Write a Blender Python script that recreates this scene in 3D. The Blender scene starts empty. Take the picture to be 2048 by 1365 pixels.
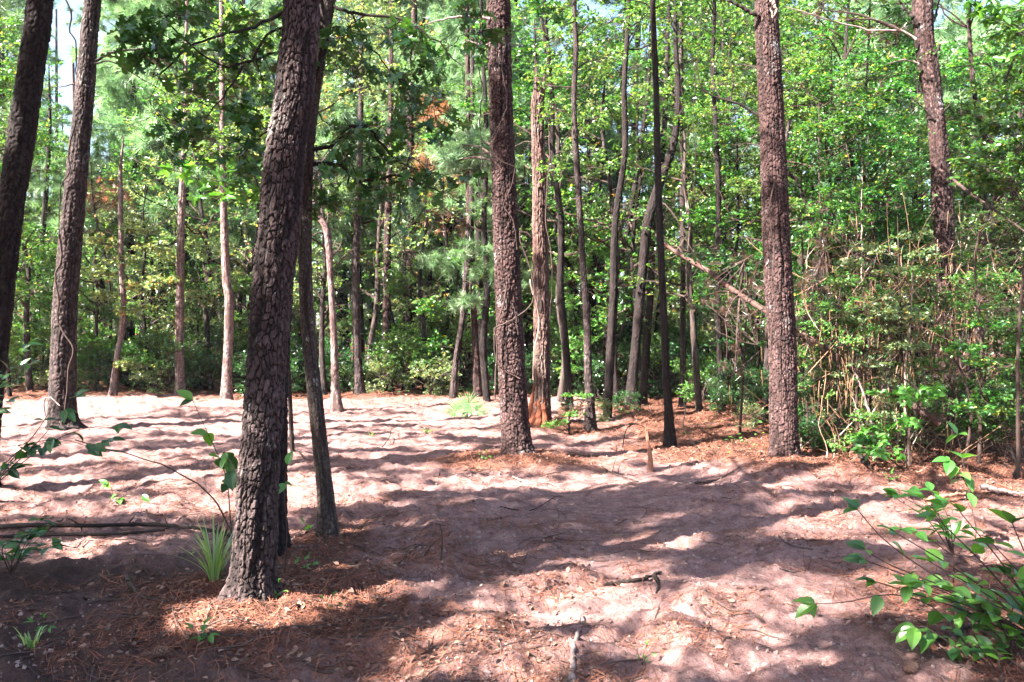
import bpy, math, random
import numpy as np
from mathutils import Vector

# ------------------------------------------------------------------ camera, sky, sun, exposure
SC = bpy.context.scene
COL = SC.collection
F = 1593.0                                  # focal length in pixels of the 2048-wide photograph
PITCH = 0.0141
cam_d = bpy.data.cameras.new("camera")
cam_d.sensor_width = 36.0
cam_d.lens = 28.0
cam_d.clip_start = 0.05
cam_d.clip_end = 2000.0
cam = bpy.data.objects.new("camera", cam_d)
cam.location = (0.0, 0.0, 1.6)
cam.rotation_euler = (math.pi / 2 - PITCH, 0.0, 0.0)
COL.objects.link(cam)
SC.camera = cam

SUN_EL = math.radians(45.0)
SUN_H = np.array([-0.86, -0.51])            # horizontal direction towards the sun (left, behind the camera)
SUN_H = SUN_H / np.linalg.norm(SUN_H)
SUN = np.array([SUN_H[0] * math.cos(SUN_EL), SUN_H[1] * math.cos(SUN_EL), math.sin(SUN_EL)])

world = bpy.data.worlds.new("World")
SC.world = world
world.use_nodes = True
wn = world.node_tree
bg = wn.nodes["Background"]
sky = wn.nodes.new("ShaderNodeTexSky")
sky.sky_type = 'NISHITA'
sky.sun_disc = False
sky.sun_elevation = SUN_EL
sky.sun_rotation = math.atan2(SUN_H[0], SUN_H[1])
sky.air_density = 1.0
sky.dust_density = 2.0
wn.links.new(sky.outputs[0], bg.inputs[0])
bg.inputs[1].default_value = 0.05

sun_d = bpy.data.lights.new("sun", 'SUN')
sun_d.energy = 5.0
sun_d.angle = math.radians(0.5)
sun_d.color = (1.0, 0.955, 0.88)
sun = bpy.data.objects.new("sun", sun_d)
sun.rotation_euler = Vector(SUN).to_track_quat('Z', 'Y').to_euler()
sun.location = (-8, -5, 14)
COL.objects.link(sun)

SC.view_settings.view_transform = 'Standard'
SC.view_settings.look = 'None'
SC.view_settings.exposure = 3.45
SC.view_settings.gamma = 1.0
cy = SC.cycles
cy.max_bounces = 5
cy.diffuse_bounces = 1
cy.glossy_bounces = 2
cy.transmission_bounces = 4
cy.transparent_max_bounces = 4
cy.caustics_reflective = False
cy.caustics_refractive = False
cy.use_adaptive_sampling = True
cy.adaptive_threshold = 0.02
try:
    cy.use_denoising = True
    cy.denoiser = 'OPENIMAGEDENOISE'
    cy.denoising_input_passes = 'RGB_ALBEDO_NORMAL'
except Exception:
    pass

# ------------------------------------------------------------------ helpers
def hash3(ix, iy, iz, s):
    n = (ix.astype(np.int64) * 374761393 + iy.astype(np.int64) * 668265263 + iz.astype(np.int64) * 2147483647 + s * 1274126177) & 0xffffffff
    n = ((n ^ (n >> 13)) * 1274126177) & 0xffffffff
    n = ((n ^ (n >> 16)) * 2246822519) & 0xffffffff
    return ((n ^ (n >> 15)) & 0xffffff) / float(0xffffff)

def noise3(x, y, z, s=0):
    x = np.asarray(x, float); y = np.asarray(y, float) + 0 * x; z = np.asarray(z, float) + 0 * x
    ix = np.floor(x); iy = np.floor(y); iz = np.floor(z)
    fx = x - ix; fy = y - iy; fz = z - iz
    fx = fx * fx * (3 - 2 * fx); fy = fy * fy * (3 - 2 * fy); fz = fz * fz * (3 - 2 * fz)
    r = 0
    for a in (0, 1):
        for b in (0, 1):
            for c in (0, 1):
                w = (fx if a else 1 - fx) * (fy if b else 1 - fy) * (fz if c else 1 - fz)
                r = r + w * hash3(ix + a, iy + b, iz + c, s)
    return r * 2 - 1

def noise2(x, y, s=0):
    x = np.asarray(x, float); y = np.asarray(y, float) + 0 * x
    ix = np.floor(x); iy = np.floor(y)
    fx = x - ix; fy = y - iy
    fx = fx * fx * (3 - 2 * fx); fy = fy * fy * (3 - 2 * fy)
    z = ix * 0
    r = (1 - fx) * (1 - fy) * hash3(ix, iy, z, s) + fx * (1 - fy) * hash3(ix + 1, iy, z, s) + (1 - fx) * fy * hash3(ix, iy + 1, z, s) + fx * fy * hash3(ix + 1, iy + 1, z, s)
    return r * 2 - 1

def sstep(a, b, x):
    t = np.clip((x - a) / (b - a), 0, 1)
    return t * t * (3 - 2 * t)

# ---- terrain height: soft churned sand, little heaps at the trunk feet, a low bank on the right
MOUNDS = []       # (x, y, radius, height)
def h(x, y):
    x = np.asarray(x, float); y = np.asarray(y, float)
    r = np.sqrt(x * x + y * y)
    near = sstep(70, 25, r)
    z = 0.14 * noise2(x * .16, y * .16, 1) * sstep(3, 14, r)
    z = z + near * (0.036 * noise2(x * .9 + 5, y * 1.1, 2) + 0.030 * noise2(x * 2.1, y * 2.6 + 3, 3))
    rg = 1 - np.abs(noise2(x * 1.6 + .4 * noise2(x, y, 9), y * 2.2 + .5 * noise2(x * .8, y, 8), 4))
    z = z + near * 0.027 * (rg - .6)
    z = z + near * (0.030 * noise2(x * 4.7, y * 5.9, 5) + 0.020 * noise2(x * 11, y * 13, 6) + 0.013 * noise2(x * 25, y * 29, 7))
    track = np.exp(-((x - .75 - .03 * (y - 6)) / .65) ** 2) * sstep(10, 8, y) * sstep(4.8, 5.6, y)
    z = z * (1 - .65 * track) - .03 * track
    # faint bank where the bulldozed sand meets the undergrowth on the right
    e = (y - (8.6 - .35 * (x - 3.0)))
    z = z + .11 * np.exp(-(e / .45) ** 2) * sstep(1.6, 2.6, x) * sstep(7.5, 5.5, x) * (1 + .5 * noise2(x * 2, y * 2, 12))
    rg2 = 1 - np.abs(noise2(x * 3.2 + .5 * noise2(x * 2, y * 2, 19), y * 4.4 + .6 * noise2(x * 1.6, y * 1.6, 18), 14))
    z = z + near * .034 * (rg2 - .6) * (.4 + .6 * sstep(-.3, .3, noise2(x * .8, y * .8, 17)))
    for (mx, my, mr, mh) in MOUNDS:
        z = z + mh * np.exp(-((x - mx) ** 2 + (y - my) ** 2) / (mr * mr))
    return z

def ray(px, py):
    xr = (px - 1024.0) / F; yu = (682.5 - py) / F
    c, s = math.cos(PITCH), math.sin(PITCH)
    return np.array([xr, c + s * yu, -s + c * yu])

def at(px, py, d):
    """the point on the photograph's sight line at distance d ahead of the camera"""
    v = ray(px, py)
    return np.array([0, 0, 1.6]) + v * (d / v[1])

def gnd(px, py):
    v = ray(px, py)
    z = 0.0
    for _ in range(12):
        t = (z - 1.6) / v[2]
        p = np.array([0, 0, 1.6]) + v * t
        z = .5 * z + .5 * float(h(p[0], p[1]))
    return np.array([p[0], p[1], float(h(p[0], p[1]))])

def on(x, y, dz=0.0):
    return np.array([x, y, float(h(x, y)) + dz])

def proj(p):
    v = np.asarray(p, float) - np.array([0, 0, 1.6])
    c, s = math.cos(PITCH), math.sin(PITCH)
    f = v[..., 1] * c - v[..., 2] * s
    u = v[..., 1] * s + v[..., 2] * c
    return 1024 + F * v[..., 0] / f, 682.5 - F * u / f

class MB:
    """collects vertices and faces, links them as ONE mesh object"""
    def __init__(self):
        self.v = []; self.q = []; self.t = []; self.qm = []; self.tm = []; self.a = []; self.f = []; self.n = 0
    def add(self, v, quads=None, tris=None, var=0.0, fis=1.0, mat=0):
        v = np.asarray(v, float).reshape(-1, 3); k = len(v)
        self.v.append(v)
        self.a.append(np.broadcast_to(np.asarray(var, float), (k,)).copy())
        self.f.append(np.broadcast_to(np.asarray(fis, float), (k,)).copy())
        if quads is not None and len(quads):
            qd = np.asarray(quads, np.int64) + self.n; self.q.append(qd); self.qm.append(np.full(len(qd), mat))
        if tris is not None and len(tris):
            td = np.asarray(tris, np.int64) + self.n; self.t.append(td); self.tm.append(np.full(len(td), mat))
        self.n += k
    def build(self, name, mats, parent=None, loc=None, smooth=False):
        me = bpy.data.meshes.new(name)
        v = np.concatenate(self.v) if self.v else np.zeros((0, 3))
        if loc is not None: v = v - np.asarray(loc)
        q = np.concatenate(self.q) if self.q else np.zeros((0, 4), int)
        t = np.concatenate(self.t) if self.t else np.zeros((0, 3), int)
        loops = np.concatenate([q.ravel(), t.ravel()]).astype(np.int32)
        tot = np.concatenate([np.full(len(q), 4), np.full(len(t), 3)]).astype(np.int32)
        start = np.concatenate([[0], np.cumsum(tot)[:-1]]).astype(np.int32) if len(tot) else np.zeros(0, np.int32)
        me.vertices.add(len(v)); me.vertices.foreach_set("co", v.astype(np.float32).ravel())
        me.loops.add(len(loops)); me.loops.foreach_set("vertex_index", loops)
        me.polygons.add(len(tot)); me.polygons.foreach_set("loop_start", start); me.polygons.foreach_set("loop_total", tot)
        mi = np.concatenate((self.qm if self.qm else []) + (self.tm if self.tm else [])) if len(tot) else np.zeros(0)
        me.polygons.foreach_set("material_index", mi.astype(np.int32))
        me.polygons.foreach_set("use_smooth", np.full(len(tot), smooth))
        for nm, arr in (("v", self.a), ("fis", self.f)):
            at_ = me.attributes.new(nm, 'FLOAT', 'POINT')
            at_.data.foreach_set("value", (np.concatenate(arr) if arr else np.zeros(0)).astype(np.float32))
        for m in (mats if isinstance(mats, (list, tuple)) else [mats]): me.materials.append(m)
        me.update(calc_edges=True)
        ob = bpy.data.objects.new(name, me)
        COL.objects.link(ob)
        if parent is not None: ob.parent = parent
        elif loc is not None: ob.location = loc
        return ob

def tag(o, label, cat, group=None, kind=None):
    if label: o["label"] = label
    if cat: o["category"] = cat
    if group: o["group"] = group
    if kind: o["kind"] = kind
    return o

def thing(name, loc, label=None, cat=None, group=None, rz=0.0, sc=1.0):
    o = bpy.data.objects.new(name, None)
    o.empty_display_size = .2
    COL.objects.link(o)
    o.location = tuple(float(c) for c in loc); o.rotation_euler = (0, 0, rz); o.scale = (sc, sc, sc)
    return tag(o, label, cat, group)

def copy_tree(o):
    c = o.copy(); COL.objects.link(c)
    for ch in list(o.children):
        k = ch.copy(); COL.objects.link(k); k.parent = c
        for g in list(ch.children):
            e = g.copy(); COL.objects.link(e); e.parent = k
    return c

def smooth_path(P, n):
    """Catmull-Rom through the rows of P (any number of columns) to n rows"""
    P = np.asarray(P, float); m = len(P)
    if m == 2: return P[0] + (P[1] - P[0]) * np.linspace(0, 1, n)[:, None]
    Q = np.vstack([2 * P[0] - P[1], P, 2 * P[-1] - P[-2]])
    seg = np.linalg.norm(np.diff(P[:, :3], axis=0), axis=1); cum = np.concatenate([[0], np.cumsum(seg)])
    s = np.linspace(0, cum[-1], n)
    i = np.clip(np.searchsorted(cum, s, 'right') - 1, 0, m - 2)
    t = ((s - cum[i]) / np.maximum(seg[i], 1e-9))[:, None]
    p0, p1, p2, p3 = Q[i], Q[i + 1], Q[i + 2], Q[i + 3]
    return .5 * ((2 * p1) + (-p0 + p2) * t + (2 * p0 - 5 * p1 + 4 * p2 - p3) * t ** 2 + (-p0 + 3 * p1 - 3 * p2 + p3) * t ** 3)

def tubes(mb, P, R, sides=4, var=0.0, mat=0, cap=True):
    """P (n,k,3) centre lines, R (n,k) radii"""
    P = np.asarray(P, float); R = np.asarray(R, float)
    if P.ndim == 2: P = P[None]; R = np.broadcast_to(R, (1, P.shape[1]))
    n, k, _ = P.shape
    if n == 0: return
    R = np.broadcast_to(R, (n, k))
    T = np.gradient(P, axis=1); T /= np.maximum(np.linalg.norm(T, axis=2, keepdims=True), 1e-9)
    mean = P[:, -1] - P[:, 0]; mean /= np.maximum(np.linalg.norm(mean, axis=1, keepdims=True), 1e-9)
    ref = np.where(np.abs(mean[:, 2:3]) > .75, np.array([[1.0, .13, 0]]), np.array([[0, 0.1, 1.0]]))
    ref = np.repeat(ref[:, None], k, axis=1)
    A = np.cross(T, ref); A /= np.maximum(np.linalg.norm(A, axis=2, keepdims=True), 1e-9)
    B = np.cross(T, A)
    th = np.arange(sides) * 2 * math.pi / sides
    V = P[:, :, None] + R[:, :, None, None] * (np.cos(th)[None, None, :, None] * A[:, :, None] + np.sin(th)[None, None, :, None] * B[:, :, None])
    idx = np.arange(n * k * sides).reshape(n, k, sides)
    a = idx[:, :-1]; b = idx[:, 1:]
    q = np.stack([a, np.roll(a, -1, 2), np.roll(b, -1, 2), b], -1).reshape(-1, 4)
    va = np.broadcast_to(np.asarray(var, float).reshape(-1, 1, 1), (n, k, sides)).ravel() if np.ndim(var) else var
    caps = []
    if cap and sides > 3:
        for j in range(1, sides - 1):
            caps.append(np.stack([idx[:, -1, 0], idx[:, -1, j + 1], idx[:, -1, j]], -1))
            caps.append(np.stack([idx[:, 0, 0], idx[:, 0, j], idx[:, 0, j + 1]], -1))
    mb.add(V.reshape(-1, 3), q, np.concatenate(caps) if caps else None, var=va, mat=mat)

def unit(v):
    return v / np.maximum(np.linalg.norm(v, axis=-1, keepdims=True), 1e-9)

# ------------------------------------------------------------------ materials
def nodes_of(name):
    m = bpy.data.materials.new(name); m.use_nodes = True
    nt = m.node_tree; nt.nodes.clear()
    out = nt.nodes.new("ShaderNodeOutputMaterial")
    return m, nt, out

def N(nt, typ, **kw):
    n = nt.nodes.new(typ)
    for k, v in kw.items(): setattr(n, k, v)
    return n

def attr(nt, name):
    n = N(nt, "ShaderNodeAttribute"); n.attribute_name = name
    return n.outputs["Fac"]

def ramp(nt, fac, stops, interp='LINEAR'):
    n = N(nt, "ShaderNodeValToRGB"); n.color_ramp.interpolation = interp
    cr = n.color_ramp
    while len(cr.elements) < len(stops): cr.elements.new(.5)
    for e, (p, c) in zip(cr.elements, stops):
        e.position = p; e.color = (*c, 1)
    nt.links.new(fac, n.inputs[0])
    return n.outputs[0]

def mix(nt, fac, a, b):
    n = N(nt, "ShaderNodeMix", data_type='RGBA')
    for s, v in ((n.inputs[0], fac), (n.inputs[6], a), (n.inputs[7], b)):
        if isinstance(v, (int, float)): s.default_value = v
        elif isinstance(v, tuple): s.default_value = (*v, 1)
        else: nt.links.new(v, s)
    return n.outputs[2]

def math_(nt, op, a, b=0.0, clamp=False):
    n = N(nt, "ShaderNodeMath", operation=op); n.use_clamp = clamp
    for s, v in ((n.inputs[0], a), (n.inputs[1], b)):
        if isinstance(v, (int, float)): s.default_value = v
        else: nt.links.new(v, s)
    return n.outputs[0]

def noise_tex(nt, scale, detail=3, rough=.55, stretch=None, coord='Object'):
    tc = N(nt, "ShaderNodeTexCoord")
    src = tc.outputs[coord]
    if stretch:
        mp = N(nt, "ShaderNodeMapping"); mp.inputs['Scale'].default_value = stretch
        nt.links.new(src, mp.inputs[0]); src = mp.outputs[0]
    n = N(nt, "ShaderNodeTexNoise"); n.inputs['Scale'].default_value = scale
    n.inputs['Detail'].default_value = detail; n.inputs['Roughness'].default_value = rough
    nt.links.new(src, n.inputs['Vector'])
    return n.outputs['Fac']

def leaf_mat(name, c0, c1, trans=.42, tcol=None, rough=.36, spec=.7, obvar=.6, rare=None):
    m, nt, out = nodes_of(name)
    v = attr(nt, "v")
    stops = [(0.0, c0), (.85, c1)] + ([(.955, c1), (.965, rare)] if rare else [])
    col = ramp(nt, v, stops)
    if obvar:
        oi = N(nt, "ShaderNodeObjectInfo")
        hs = N(nt, "ShaderNodeHueSaturation")
        nt.links.new(col, hs.inputs['Color'])
        nt.links.new(math_(nt, 'ADD', math_(nt, 'MULTIPLY', oi.outputs['Random'], .05 * obvar), .5 - .025 * obvar), hs.inputs['Hue'])
        nt.links.new(math_(nt, 'ADD', math_(nt, 'MULTIPLY', oi.outputs['Random'], .7 * obvar), 1 - .35 * obvar), hs.inputs['Value'])
        col = hs.outputs[0]
    p = N(nt, "ShaderNodeBsdfPrincipled")
    nt.links.new(col, p.inputs['Base Color'])
    p.inputs['Roughness'].default_value = rough
    p.inputs['Specular IOR Level'].default_value = spec
    t = N(nt, "ShaderNodeBsdfTranslucent")
    g = N(nt, "ShaderNodeMix", data_type='RGBA', blend_type='MULTIPLY'); g.inputs[0].default_value = 1
    nt.links.new(col, g.inputs[6]); g.inputs[7].default_value = (*(tcol or (1.9, 1.7, .8)), 1)
    nt.links.new(g.outputs[2], t.inputs[0])
    ms = N(nt, "ShaderNodeMixShader"); ms.inputs[0].default_value = trans
    nt.links.new(p.outputs[0], ms.inputs[1]); nt.links.new(t.outputs[0], ms.inputs[2])
    nt.links.new(ms.outputs[0], out.inputs[0])
    return m

def bark_mat(name, fissure, dark, light, lichen=(.42, .42, .38), lamt=.25, bump=.5, scale=1.0, rough=.92):
    m, nt, out = nodes_of(name)
    v = attr(nt, "v"); f = attr(nt, "fis")
    n1 = noise_tex(nt, 9 * scale, 4, .6)
    n2 = noise_tex(nt, 60 * scale, 4, .65, (1, 1, .45))
    n3 = noise_tex(nt, 3.2 * scale, 3, .6)
    base = mix(nt, math_(nt, 'ADD', math_(nt, 'MULTIPLY', v, .8), math_(nt, 'MULTIPLY', math_(nt, 'SUBTRACT', n2, .52), 1.5), True), dark, light)
    base = mix(nt, math_(nt, 'MULTIPLY', ramp(nt, n1, [(.45, (0, 0, 0)), (.7, (1, 1, 1))]), .5), base, tuple(.5 * a + .5 * b for a, b in zip(fissure, light)))
    lm = ramp(nt, math_(nt, 'ADD', math_(nt, 'MULTIPLY', n3, .6), math_(nt, 'MULTIPLY', n2, .45)), [(.60, (0, 0, 0)), (.68, (1, 1, 1))])
    base = mix(nt, math_(nt, 'MULTIPLY', math_(nt, 'MULTIPLY', lm, lamt), f), base, lichen)
    big = noise_tex(nt, 1.3 * scale, 3, .6)
    base = mix(nt, ramp(nt, big, [(.42, (0, 0, 0)), (.62, (.55, .55, .55))]), base, tuple(c * k for c, k in zip(dark, (1.9, 1.5, 1.5))))
    base = mix(nt, f, fissure, base)
    p = N(nt, "ShaderNodeBsdfPrincipled")
    nt.links.new(base, p.inputs['Base Color']); p.inputs['Roughness'].default_value = rough
    p.inputs['Specular IOR Level'].default_value = .25
    b = N(nt, "ShaderNodeBump"); b.inputs['Strength'].default_value = bump; b.inputs['Distance'].default_value = .012
    nt.links.new(math_(nt, 'ADD', n2, math_(nt, 'MULTIPLY', f, .5)), b.inputs['Height'])
    nt.links.new(b.outputs[0], p.inputs['Normal'])
    nt.links.new(p.outputs[0], out.inputs[0])
    return m

def plain_mat(name, c0, c1, rough=.85, scale=8, bump=.3, stretch=None, usev=.5):
    m, nt, out = nodes_of(name)
    n1 = noise_tex(nt, scale, 4, .6, stretch)
    fac = math_(nt, 'ADD', math_(nt, 'MULTIPLY', attr(nt, "v"), usev), math_(nt, 'MULTIPLY', math_(nt, 'SUBTRACT', n1, .25), 1.2 * (1 - usev * .5)), True)
    p = N(nt, "ShaderNodeBsdfPrincipled")
    nt.links.new(mix(nt, fac, c0, c1), p.inputs['Base Color'])
    p.inputs['Roughness'].default_value = rough; p.inputs['Specular IOR Level'].default_value = .25
    b = N(nt, "ShaderNodeBump"); b.inputs['Strength'].default_value = bump; b.inputs['Distance'].default_value = .01
    nt.links.new(n1, b.inputs['Height']); nt.links.new(b.outputs[0], p.inputs['Normal'])
    nt.links.new(p.outputs[0], out.inputs[0])
    return m

M = {}
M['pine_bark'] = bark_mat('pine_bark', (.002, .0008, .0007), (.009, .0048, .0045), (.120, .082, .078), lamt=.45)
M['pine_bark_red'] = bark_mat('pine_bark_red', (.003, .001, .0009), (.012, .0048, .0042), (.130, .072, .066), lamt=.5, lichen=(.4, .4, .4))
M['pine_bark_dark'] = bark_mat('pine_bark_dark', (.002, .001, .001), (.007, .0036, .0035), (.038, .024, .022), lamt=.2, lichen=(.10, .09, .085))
M['pale_bark'] = bark_mat('pale_bark', (.03, .015, .012), (.09, .055, .05), (.28, .225, .215), lamt=.6, lichen=(.48, .48, .48))
M['oak_bark'] = bark_mat('oak_bark', (.010, .006, .005), (.030, .020, .017), (.11, .085, .072), lichen=(.5, .47, .42), lamt=.9)
M['snag_wood'] = bark_mat('snag_wood', (.014, .006, .005), (.055, .030, .024), (.19, .13, .11), lamt=.25)
M['rotten_wood'] = plain_mat('rotten_wood', (.06, .016, .008), (.34, .10, .045), scale=14, stretch=(1, 1, .2))
M['twig'] = plain_mat('twig', (.03, .017, .014), (.11, .07, .058), scale=20)
M['pale_twig'] = plain_mat('pale_twig', (.20, .13, .10), (.46, .36, .30), scale=20)
M['dark_wood'] = plain_mat('dark_wood', (.010, .006, .005), (.042, .025, .021), scale=16, bump=.6)
M['grey_wood'] = plain_mat('grey_wood', (.14, .095, .085), (.42, .33, .31), scale=18, bump=.5, stretch=(1, 1, .3))
M['fresh_wood'] = plain_mat('fresh_wood', (.20, .08, .05), (.40, .22, .15), scale=22, bump=.5, stretch=(1, 1, .12))
M['needle_litter'] = plain_mat('needle_litter', (.045, .018, .012), (.24, .090, .055), scale=3, bump=0, usev=.9)
M['chips'] = plain_mat('chips', (.04, .018, .014), (.26, .15, .11), scale=3, bump=0, usev=.9)
M['dry_stalk'] = leaf_mat('dry_stalk', (.060, .030, .014), (.34, .19, .11), trans=.25, tcol=(1.3, 1.0, .7), obvar=.3)
M['lime'] = leaf_mat('lime_leaf', (.032, .110, .022), (.140, .285, .060), rare=(.26, .24, .06))
M['gold'] = leaf_mat('gold_leaf', (.060, .105, .045), (.21, .28, .13), rare=(.40, .20, .06), trans=.4)
M['green'] = leaf_mat('green_leaf', (.012, .058, .014), (.068, .19, .030), rare=(.3, .3, .04))
M['deep'] = leaf_mat('deep_leaf', (.009, .040, .014), (.036, .110, .028))
M['oak_leaf'] = leaf_mat('oak_leaf', (.016, .060, .012), (.045, .135, .022), trans=.3, obvar=.1)
M['seedling'] = leaf_mat('seedling_leaf', (.035, .13, .020), (.09, .26, .040), trans=.4, obvar=.2)
M['shade_leaf'] = leaf_mat('shade_leaf', (.014, .065, .024), (.11, .26, .035), trans=.38, obvar=0)
M['pine_needle'] = leaf_mat('pine_needle', (.080, .17, .075), (.25, .38, .19), trans=.35, tcol=(1.3, 1.4, 1.0), obvar=.4)
M['dead_needle'] = leaf_mat('dead_needle', (.17, .060, .030), (.38, .18, .10), trans=.3, tcol=(1.3, 1.0, .8), obvar=.3)
M['dusky_needle'] = leaf_mat('dusky_needle', (.020, .011, .007), (.095, .045, .028), trans=.25, tcol=(1.3, 1.0, .8), obvar=.3)
M['grass'] = leaf_mat('grass_blade', (.09, .19, .05), (.30, .42, .16), trans=.35, obvar=0)
M['palm'] = leaf_mat('palm_blade', (.045, .12, .04), (.16, .28, .11), trans=.35, obvar=0)

# ground
def ground_mat():
    m, nt, out = nodes_of('sandy_ground')
    lit = attr(nt, "v")         # share of needle litter
    n1 = noise_tex(nt, 1.3, 5, .6); n2 = noise_tex(nt, 9, 6, .7); n3 = noise_tex(nt, 70, 5, .75); n4 = noise_tex(nt, 3.4, 6, .7, (1, 1.9, 1))
    sand = mix(nt, ramp(nt, n2, [(.3, (0, 0, 0)), (.7, (1, 1, 1))]), (.160, .078, .068), (.33, .205, .190))
    sand = mix(nt, math_(nt, 'MULTIPLY', ramp(nt, n3, [(.30, (1, 1, 1)), (.47, (0, 0, 0))]), .85), sand, (.055, .028, .024))
    n5 = noise_tex(nt, 28, 5, .8)
    sand = mix(nt, math_(nt, 'MULTIPLY', ramp(nt, n5, [(.50, (0, 0, 0)), (.64, (1, 1, 1))]), .6), sand, (.075, .034, .026))
    damp = ramp(nt, n4, [(.50, (0, 0, 0)), (.66, (1, 1, 1))])
    sand = mix(nt, math_(nt, 'MULTIPLY', damp, .7), sand, (.085, .048, .044))
    sand = mix(nt, math_(nt, 'MULTIPLY', attr(nt, 'humus_shade'), .88), sand, mix(nt, n3, (.012, .007, .006), (.085, .05, .042)))
    litc = mix(nt, ramp(nt, n3, [(.35, (0, 0, 0)), (.65, (1, 1, 1))]), (.022, .010, .008), (.15, .062, .040))
    fac = math_(nt, 'ADD', lit, math_(nt, 'MULTIPLY', math_(nt, 'SUBTRACT', math_(nt, 'ADD', math_(nt, 'MULTIPLY', n2, .5), math_(nt, 'MULTIPLY', n3, .5)), .5), 2.4))
    fac = ramp(nt, fac, [(.42, (0, 0, 0)), (.62, (1, 1, 1))])
    col = mix(nt, fac, sand, litc)
    p = N(nt, "ShaderNodeBsdfPrincipled"); nt.links.new(col, p.inputs['Base Color'])
    p.inputs['Roughness'].default_value = .95; p.inputs['Specular IOR Level'].default_value = .1
    # bulldozer tread prints, worn, only along the track
    tc = N(nt, "ShaderNodeTexCoord"); sp = N(nt, "ShaderNodeSeparateXYZ"); nt.links.new(tc.outputs['Object'], sp.inputs[0])
    wob = math_(nt, 'ADD', math_(nt, 'MULTIPLY', sp.outputs[1], 62.0), math_(nt, 'MULTIPLY', n1, 14.0))
    wave = math_(nt, 'SINE', wob)
    mask = math_(nt, 'MULTIPLY', math_(nt, 'MULTIPLY', attr(nt, "fis"), ramp(nt, n1, [(.38, (0, 0, 0)), (.55, (1, 1, 1))])), 1.0)
    hgt = math_(nt, 'ADD', math_(nt, 'ADD', math_(nt, 'MULTIPLY', n2, 1.3), math_(nt, 'MULTIPLY', n3, .55)), math_(nt, 'MULTIPLY', math_(nt, 'MULTIPLY', wave, mask), .22))
    b = N(nt, "ShaderNodeBump"); b.inputs['Strength'].default_value = .9; b.inputs['Distance'].default_value = .035
    nt.links.new(hgt, b.inputs['Height']); nt.links.new(b.outputs[0], p.inputs['Normal'])
    nt.links.new(p.outputs[0], out.inputs[0])
    return m
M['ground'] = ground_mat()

# ------------------------------------------------------------------ what the sun must reach (openings in the canopy)
LIT = []     # (point, radius)
def lit_g(px, py, rx, ry):
    """a sunlit patch of ground; rx, ry half sizes in photograph pixels"""
    a = gnd(px - rx, py); b = gnd(px + rx, py); c = gnd(px, py)
    n = max(1, int(np.ceil(np.linalg.norm(b - a) / .5)))
    ya = gnd(px, py - ry); yb = gnd(px, py + ry)
    m = max(1, int(np.ceil(abs(ya[1] - yb[1]) / .5)))
    for i in range(n):
        for j in range(m):
            u = (i + .5) / n * 2 - 1; w = (j + .5) / m * 2 - 1
            if u * u + w * w > 1.3: continue
            g = gnd(px + rx * u, py + ry * w)
            LIT.append((g[0], g[1], g[2], max(.10, min(.36, .62 * max(np.linalg.norm(b - a) / n, abs(ya[1] - yb[1]) / m)))))
def lit_t(px, py, d, r):
    p = at(px, py, d); LIT.append((p[0], p[1], p[2], r))
for a in [(490, 1225, 105, 36)]: lit_g(*a)
N_KEY = len(LIT)
for a in [(1010, 1198, 130, 16), (1290, 1212, 150, 18), (1690, 1030, 110, 30), (1130, 1112, 50, 8), (1450, 1282, 50, 14),
          (730, 1150, 55, 14), (1900, 1010, 80, 16), (600, 1000, 70, 20), (330, 1010, 110, 14)]:
    lit_g(*a)
N_SOFT = len(LIT)
for y in (910, 960, 1010, 1060, 1110, 1160, 1200): lit_t(505, y, 4.55, .16)
for y in (165, 205, 245): lit_t(580, y, 4.5, .13)
for y in range(380, 900, 60): lit_t(1015 + (y - 380) * .03, y, 9.4, .22)
for y in list(range(0, 240, 60)) + list(range(560, 900, 70)): lit_t(1550, y, 9.4, .24)
for y in range(100, 850, 60): lit_t(160 - (y - 100) * .05, y, 11.5, .24)
for y in (330, 420): lit_t(1062, y, 12.9, .3)
LITA = np.array(LIT); LIT_KEY = np.array(LIT[:N_KEY] + LIT[N_SOFT:])

def in_beam(p, key=False):
    p = np.asarray(p, float).reshape(-1, 3)
    bad = np.zeros(len(p), bool)
    for (x, y, z, r) in (LIT_KEY if key else LITA):
        d = p - np.array([x, y, z])
        t = d @ SUN
        dist = np.linalg.norm(d - t[:, None] * SUN, axis=1)
        bad |= (dist < r) & (t > 1.2)
    return bad

def open_sky(p):
    """True for canopy tufts whose shadow would fall into one of the sunlit openings"""
    p = np.asarray(p, float).reshape(-1, 3)
    bad = in_beam(p)
    t = (p[:, 2]) / SUN[2]
    g = p - t[:, None] * SUN
    px, py = proj(np.stack([g[:, 0], np.maximum(g[:, 1], .5), g[:, 2] * 0], 1))
    gx, gy = g[:, 0], g[:, 1]
    st = .34 * noise2(gx * .55 + .3 * gy, gy * 1.25 - .15 * gx, 88) + .62 * noise2(gx * 2.1 + .5 * gy, gy * 4.2 - .5 * gx, 89) + .40 * noise2(gx * 5, gy * 9, 90)
    thr = np.where(gy < 7.2, -.30, -.12)                                    # share of sun on the ground, region by region
    thr = np.where((px > 560) & (px < 1500) & (py > 985) & (py < 1150), .22, thr)
    thr = np.where((px < 1010) & (py > 785) & (py < 872), -.36, thr)          # the open strip stands in full sun
    thr = np.where((px < 480) & (py > 872) & (py < 1045), .05, thr)
    thr = np.where((px >= 480) & (px < 1010) & (py > 872) & (py < 985), -.1, thr)
    thr = np.where((px > 760) & (px < 1010) & (py > 770) & (py < 812), .3, thr)
    thr = np.where((gx < -.7) & (gy < 5.5) | (gx < -1.9) & (gy < 6.7), .8, thr)
    thr = np.where((gx > 3.8) & (gy > 7.0), -.55, thr)
    thr = np.where(gy > 15, -.25, thr)
    bad |= (st > thr)
    return bad

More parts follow.
